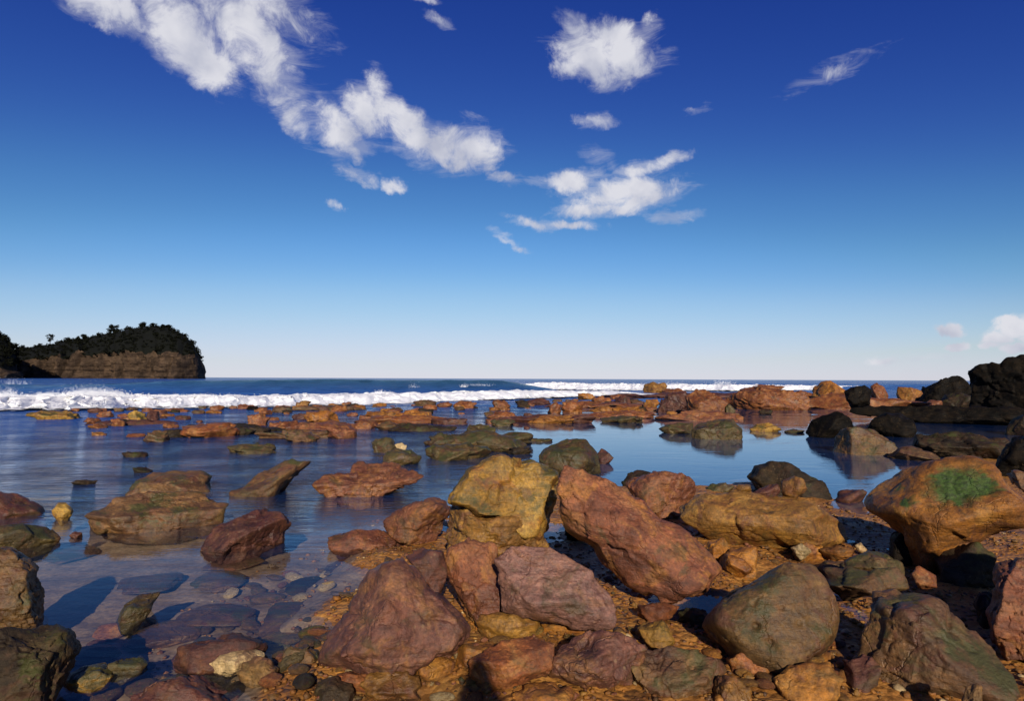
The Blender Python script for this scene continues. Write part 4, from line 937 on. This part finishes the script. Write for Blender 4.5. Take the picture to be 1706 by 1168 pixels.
spray(860, 645, 55, 14, 3, 120, .03, .12); spray(1000, 641, 70, 60, 1.5, 120, .03, .12); spray(1205, 640, 75, 10, 4, 90, .03, .14); spray(1120, 641, 75, 20, 2, 80, .03, .12); spray(24, 640, 26, 14, 5, 60, .012, .03)
me = mesh_np('sea_spray', np.concatenate(vs_), np.concatenate(fs_))
m, gg, o_ = new_mat('sea_spray'); principled(gg, o_, (.88, .9, .92), .6, None, .3)
sp = link_mesh('sea_spray', me, m); tag(sp, 'white spray thrown up above the surf', 'spray', kind='stuff')

# ------------------------------------------------------------------ headland on the left
def head_mat():
    m, gg, o = new_mat('headland_rock')
    t = gg.add('ShaderNodeNewGeometry'); v = t.outputs['Position']
    scrub = gg.add('ShaderNodeAttribute', attribute_name='scrub').outputs['Fac']
    mp = gg.add('ShaderNodeMapping'); gg.l.new(v, mp.inputs[0]); mp.inputs[3].default_value = (.05, .05, .22)
    band = gg.noise(mp.outputs[0], 1.3, 7, .7, .6); n2 = gg.noise(v, .18, 6, .7); vert = gg.add('ShaderNodeMapping'); gg.l.new(v, vert.inputs[0]); vert.inputs[3].default_value = (.16, .16, .045)
    n3 = gg.noise(vert.outputs[0], 1.0, 5, .65)
    c = gg.ramp(band, [(.32, (.018,.012,.008)), (.45, (.048,.031,.020)), (.58, (.078,.052,.033)), (.7, (.042,.027,.017))])
    c = gg.mix(1.0, c, gg.ramp(n3, [(.35, (.42,.4,.38)), (.5, (1, 1, 1)), (.7, (1.3, 1.25, 1.2))]), 'MULTIPLY')
    c = gg.mix(1.0, c, gg.ramp(n2, [(.35, (.6,.6,.6)), (.6, (1.1, 1.1, 1.1))]), 'MULTIPLY')
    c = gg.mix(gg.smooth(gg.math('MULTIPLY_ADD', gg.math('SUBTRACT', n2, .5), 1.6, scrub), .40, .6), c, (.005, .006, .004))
    principled(gg, o, c, .9, gg.bump(gg.math('ADD', band, n3), .8, 1.5), .15)
    return m
HM = head_mat()
HY = 520.0
def headland(name, top, ctop, xr, y_front, ridge_d, back_d, lab, seed, round_px):
    """long ridge with a cliff along the sea: top / ctop = (pixel x, pixel y) of skyline and of the cliff's upper edge"""
    top = np.array(top, float); ctop = np.array(ctop, float)
    nx, nt = 220, 70
    px = np.linspace(xr[0], xr[1], nx)
    Vv = []; SC = []
    jag = fbm3(np.stack([px * .05, px * 0 + seed, px * 0], -1), 4, .6)
    for i in range(nx):
        e = np.clip((px[i] - round_px[0]) / (round_px[1] - round_px[0]), 0, 1)
        rnd = 1 - math.sqrt(max(0, 1 - e * e))
        yf = y_front + rnd * ridge_d * 0.9
        zt = PY(px[i], np.interp(px[i], top[:, 0], top[:, 1]), y_front + ridge_d).z
        zc = (1 + .22 * jag[i]) * min(PY(px[i], np.interp(px[i], ctop[:, 0], ctop[:, 1]), y_front).z, zt * .98)
        kx = PY(px[i], 600, 1.0).x
        for j in range(nt):
            t = j / (nt - 1)
            if t < .45:
                q = t / .45; y = yf + 5 * q * q; zz_ = -3 + (zc + 3) * q; sc = 0.0
            elif t < .8:
                q = (t - .45) / .35; y = yf + 5 + (y_front + ridge_d - yf - 5) * q; zz_ = zc + (zt - zc) * math.sin(q * math.pi / 2); sc = 1.0
            else:
                q = (t - .8) / .2; y = y_front + ridge_d + back_d * q; zz_ = zt * (1 - q * q) - 3 * q; sc = 1.0
            Vv.append((kx * y, y, zz_)); SC.append(sc)
    Vv = np.array(Vv); SC = np.array(SC)
    n = fbm3(Vv * np.array([.06, .06, .06]) + seed, 5, .55); led = fbm3(np.stack([Vv[:, 0] * .01, Vv[:, 1] * .01, Vv[:, 2] * .5], -1) + seed, 3)
    gul = fbm3(np.stack([Vv[:, 0] * .12, Vv[:, 1] * .02, Vv[:, 2] * .015], -1) + seed, 4, .6, True)
    cl = 1 - SC
    Vv[:, 1] += cl * (n * 5 + led * 1.6 + gul * 9); Vv[:, 2] += SC * n * 1.2
    Vv[:, 0] += cl * n * 1.5
    me = mesh_np(name, Vv, grid_faces(nx, nt)); attr(me, 'scrub', SC)
    o = link_mesh(name, me, HM); tag(o, lab, kind='structure')
    return o, Vv, SC
TOP = [(-200,552),(-40,570),(20,584),(60,580),(90,574),(120,567),(150,562),(185,555),(215,549),(240,546),(275,546),(295,552),(310,562),(320,573),(330,588),(336,602),(338,628)]
CT = [(-200,600),(30,602),(60,598),(120,592),(180,590),(240,590),(290,588),(330,592),(338,628)]
h1, hv, hs_ = headland('headland', TOP, CT, (-180, 338), HY, 60, 70, 'dark wooded headland with a banded brown sea cliff', 3.0, (270, 339))
TOP2 = [(-200,470),(-120,505),(-60,530),(-20,548),(0,558),(12,568),(22,578),(28,592),(30,628)]
CT2 = [(-200,612),(0,616),(28,622),(30,628)]
h2, hv2, hs2 = headland('headland', TOP2, CT2, (-190, 30), 400, 50, 60, 'near dark hillside cut off by the left edge', 9.0, (-10, 31))
def leaf_mat(name, c0, c1):
    m, gg, o = new_mat(name)
    geo = gg.add('ShaderNodeNewGeometry')
    c = gg.ramp(gg.noise(geo.outputs['Position'], .35, 4, .7), [(.35, c0), (.65, c1)])
    principled(gg, o, c, .9, None, .05)
    return m
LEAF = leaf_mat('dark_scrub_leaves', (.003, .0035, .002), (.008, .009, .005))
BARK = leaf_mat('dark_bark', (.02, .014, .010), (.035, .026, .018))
rg = np.random.RandomState(21)
def leaf_cloud(centres, sizes, per):
    """small crossed leaf sprays round each centre"""
    Vl, Fl = [], []; k = 0
    for c, s in zip(centres, sizes):
        d = rg.normal(size=(per, 3)); d /= np.linalg.norm(d, axis=1)[:, None]; r = rg.uniform(.35, 1, (per, 1))
        pc = c + d * r * s * np.array([1, 1, .75])
        a = rg.normal(size=(per, 3)); b = rg.normal(size=(per, 3))
        a /= np.linalg.norm(a, axis=1)[:, None]; b /= np.linalg.norm(b, axis=1)[:, None]
        ls = s * rg.uniform(.22, .5, (per, 1))
        quad = np.stack([pc - a * ls, pc + b * ls * .6, pc + a * ls, pc - b * ls * .6], 1)
        Vl.append(quad.reshape(-1, 3)); Fl.append(np.arange(per * 4).reshape(-1, 4) + k); k += per * 4
    return np.concatenate(Vl), np.concatenate(Fl)
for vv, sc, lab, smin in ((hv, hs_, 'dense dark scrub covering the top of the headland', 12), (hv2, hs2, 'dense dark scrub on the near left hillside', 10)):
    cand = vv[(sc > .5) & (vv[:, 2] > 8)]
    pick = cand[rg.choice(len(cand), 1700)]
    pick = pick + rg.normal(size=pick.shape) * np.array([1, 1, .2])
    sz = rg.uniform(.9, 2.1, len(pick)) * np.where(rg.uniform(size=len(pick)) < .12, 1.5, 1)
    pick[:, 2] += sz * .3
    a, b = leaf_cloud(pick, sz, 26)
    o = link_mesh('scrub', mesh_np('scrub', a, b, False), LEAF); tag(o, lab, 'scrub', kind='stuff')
def tree(px, ytop, ybase, w, lab, grp, Y=HY + 58):
    base = PY(px, ybase, Y); topz = PY(px, ytop, Y).z; H = topz - base.z; rw = w / FPX * Y / 2
    e = bpy.data.objects.new('tree', None); COL.objects.link(e); e.location = base; tag(e, lab, 'tree', grp)
    n = 7; segs = 8; V_, F_ = [], []
    for j in range(segs):
        t = j / (segs - 1); r = .28 * (1 - .75 * t) * H / 8
        for i in range(n):
            a = i / n * 6.283; V_.append((r * math.cos(a) + .25 * math.sin(t * 4) * t, r * math.sin(a), t * H * .85 - .8))
    F_ = [(j * n + i, j * n + (i + 1) % n, (j + 1) * n + (i + 1) % n, (j + 1) * n + i) for j in range(segs - 1) for i in range(n)]
    for a in (0.4, 2.3, 4.4):           # limbs
        b0 = len(V_); d = np.array([math.cos(a), math.sin(a), 0]); p0 = np.array([0, 0, H * .5]); p1 = p0 + d * rw * .7 + np.array([0, 0, H * .25])
        for p_, r in ((p0, .12), (p1, .04)):
            for i in range(4):
                V_.append(tuple(p_ + np.array([math.cos(i * 1.571), math.sin(i * 1.571), 0]) * r))
        F_ += [(b0 + i, b0 + (i + 1) % 4, b0 + 4 + (i + 1) % 4, b0 + 4 + i) for i in range(4)]
    link_mesh('trunk', mesh_np('trunk', V_, F_), BARK, e)
    m_ = 14; cc = np.stack([rg.normal(0, .45, m_) * rw, rg.normal(0, .45, m_) * rw, H * rg.uniform(.48, .92, m_)], -1)
    a, b = leaf_cloud(cc, rg.uniform(.35, .6, m_) * rw, 40)
    link_mesh('crown', mesh_np('crown', a, b, False), LEAF, e)
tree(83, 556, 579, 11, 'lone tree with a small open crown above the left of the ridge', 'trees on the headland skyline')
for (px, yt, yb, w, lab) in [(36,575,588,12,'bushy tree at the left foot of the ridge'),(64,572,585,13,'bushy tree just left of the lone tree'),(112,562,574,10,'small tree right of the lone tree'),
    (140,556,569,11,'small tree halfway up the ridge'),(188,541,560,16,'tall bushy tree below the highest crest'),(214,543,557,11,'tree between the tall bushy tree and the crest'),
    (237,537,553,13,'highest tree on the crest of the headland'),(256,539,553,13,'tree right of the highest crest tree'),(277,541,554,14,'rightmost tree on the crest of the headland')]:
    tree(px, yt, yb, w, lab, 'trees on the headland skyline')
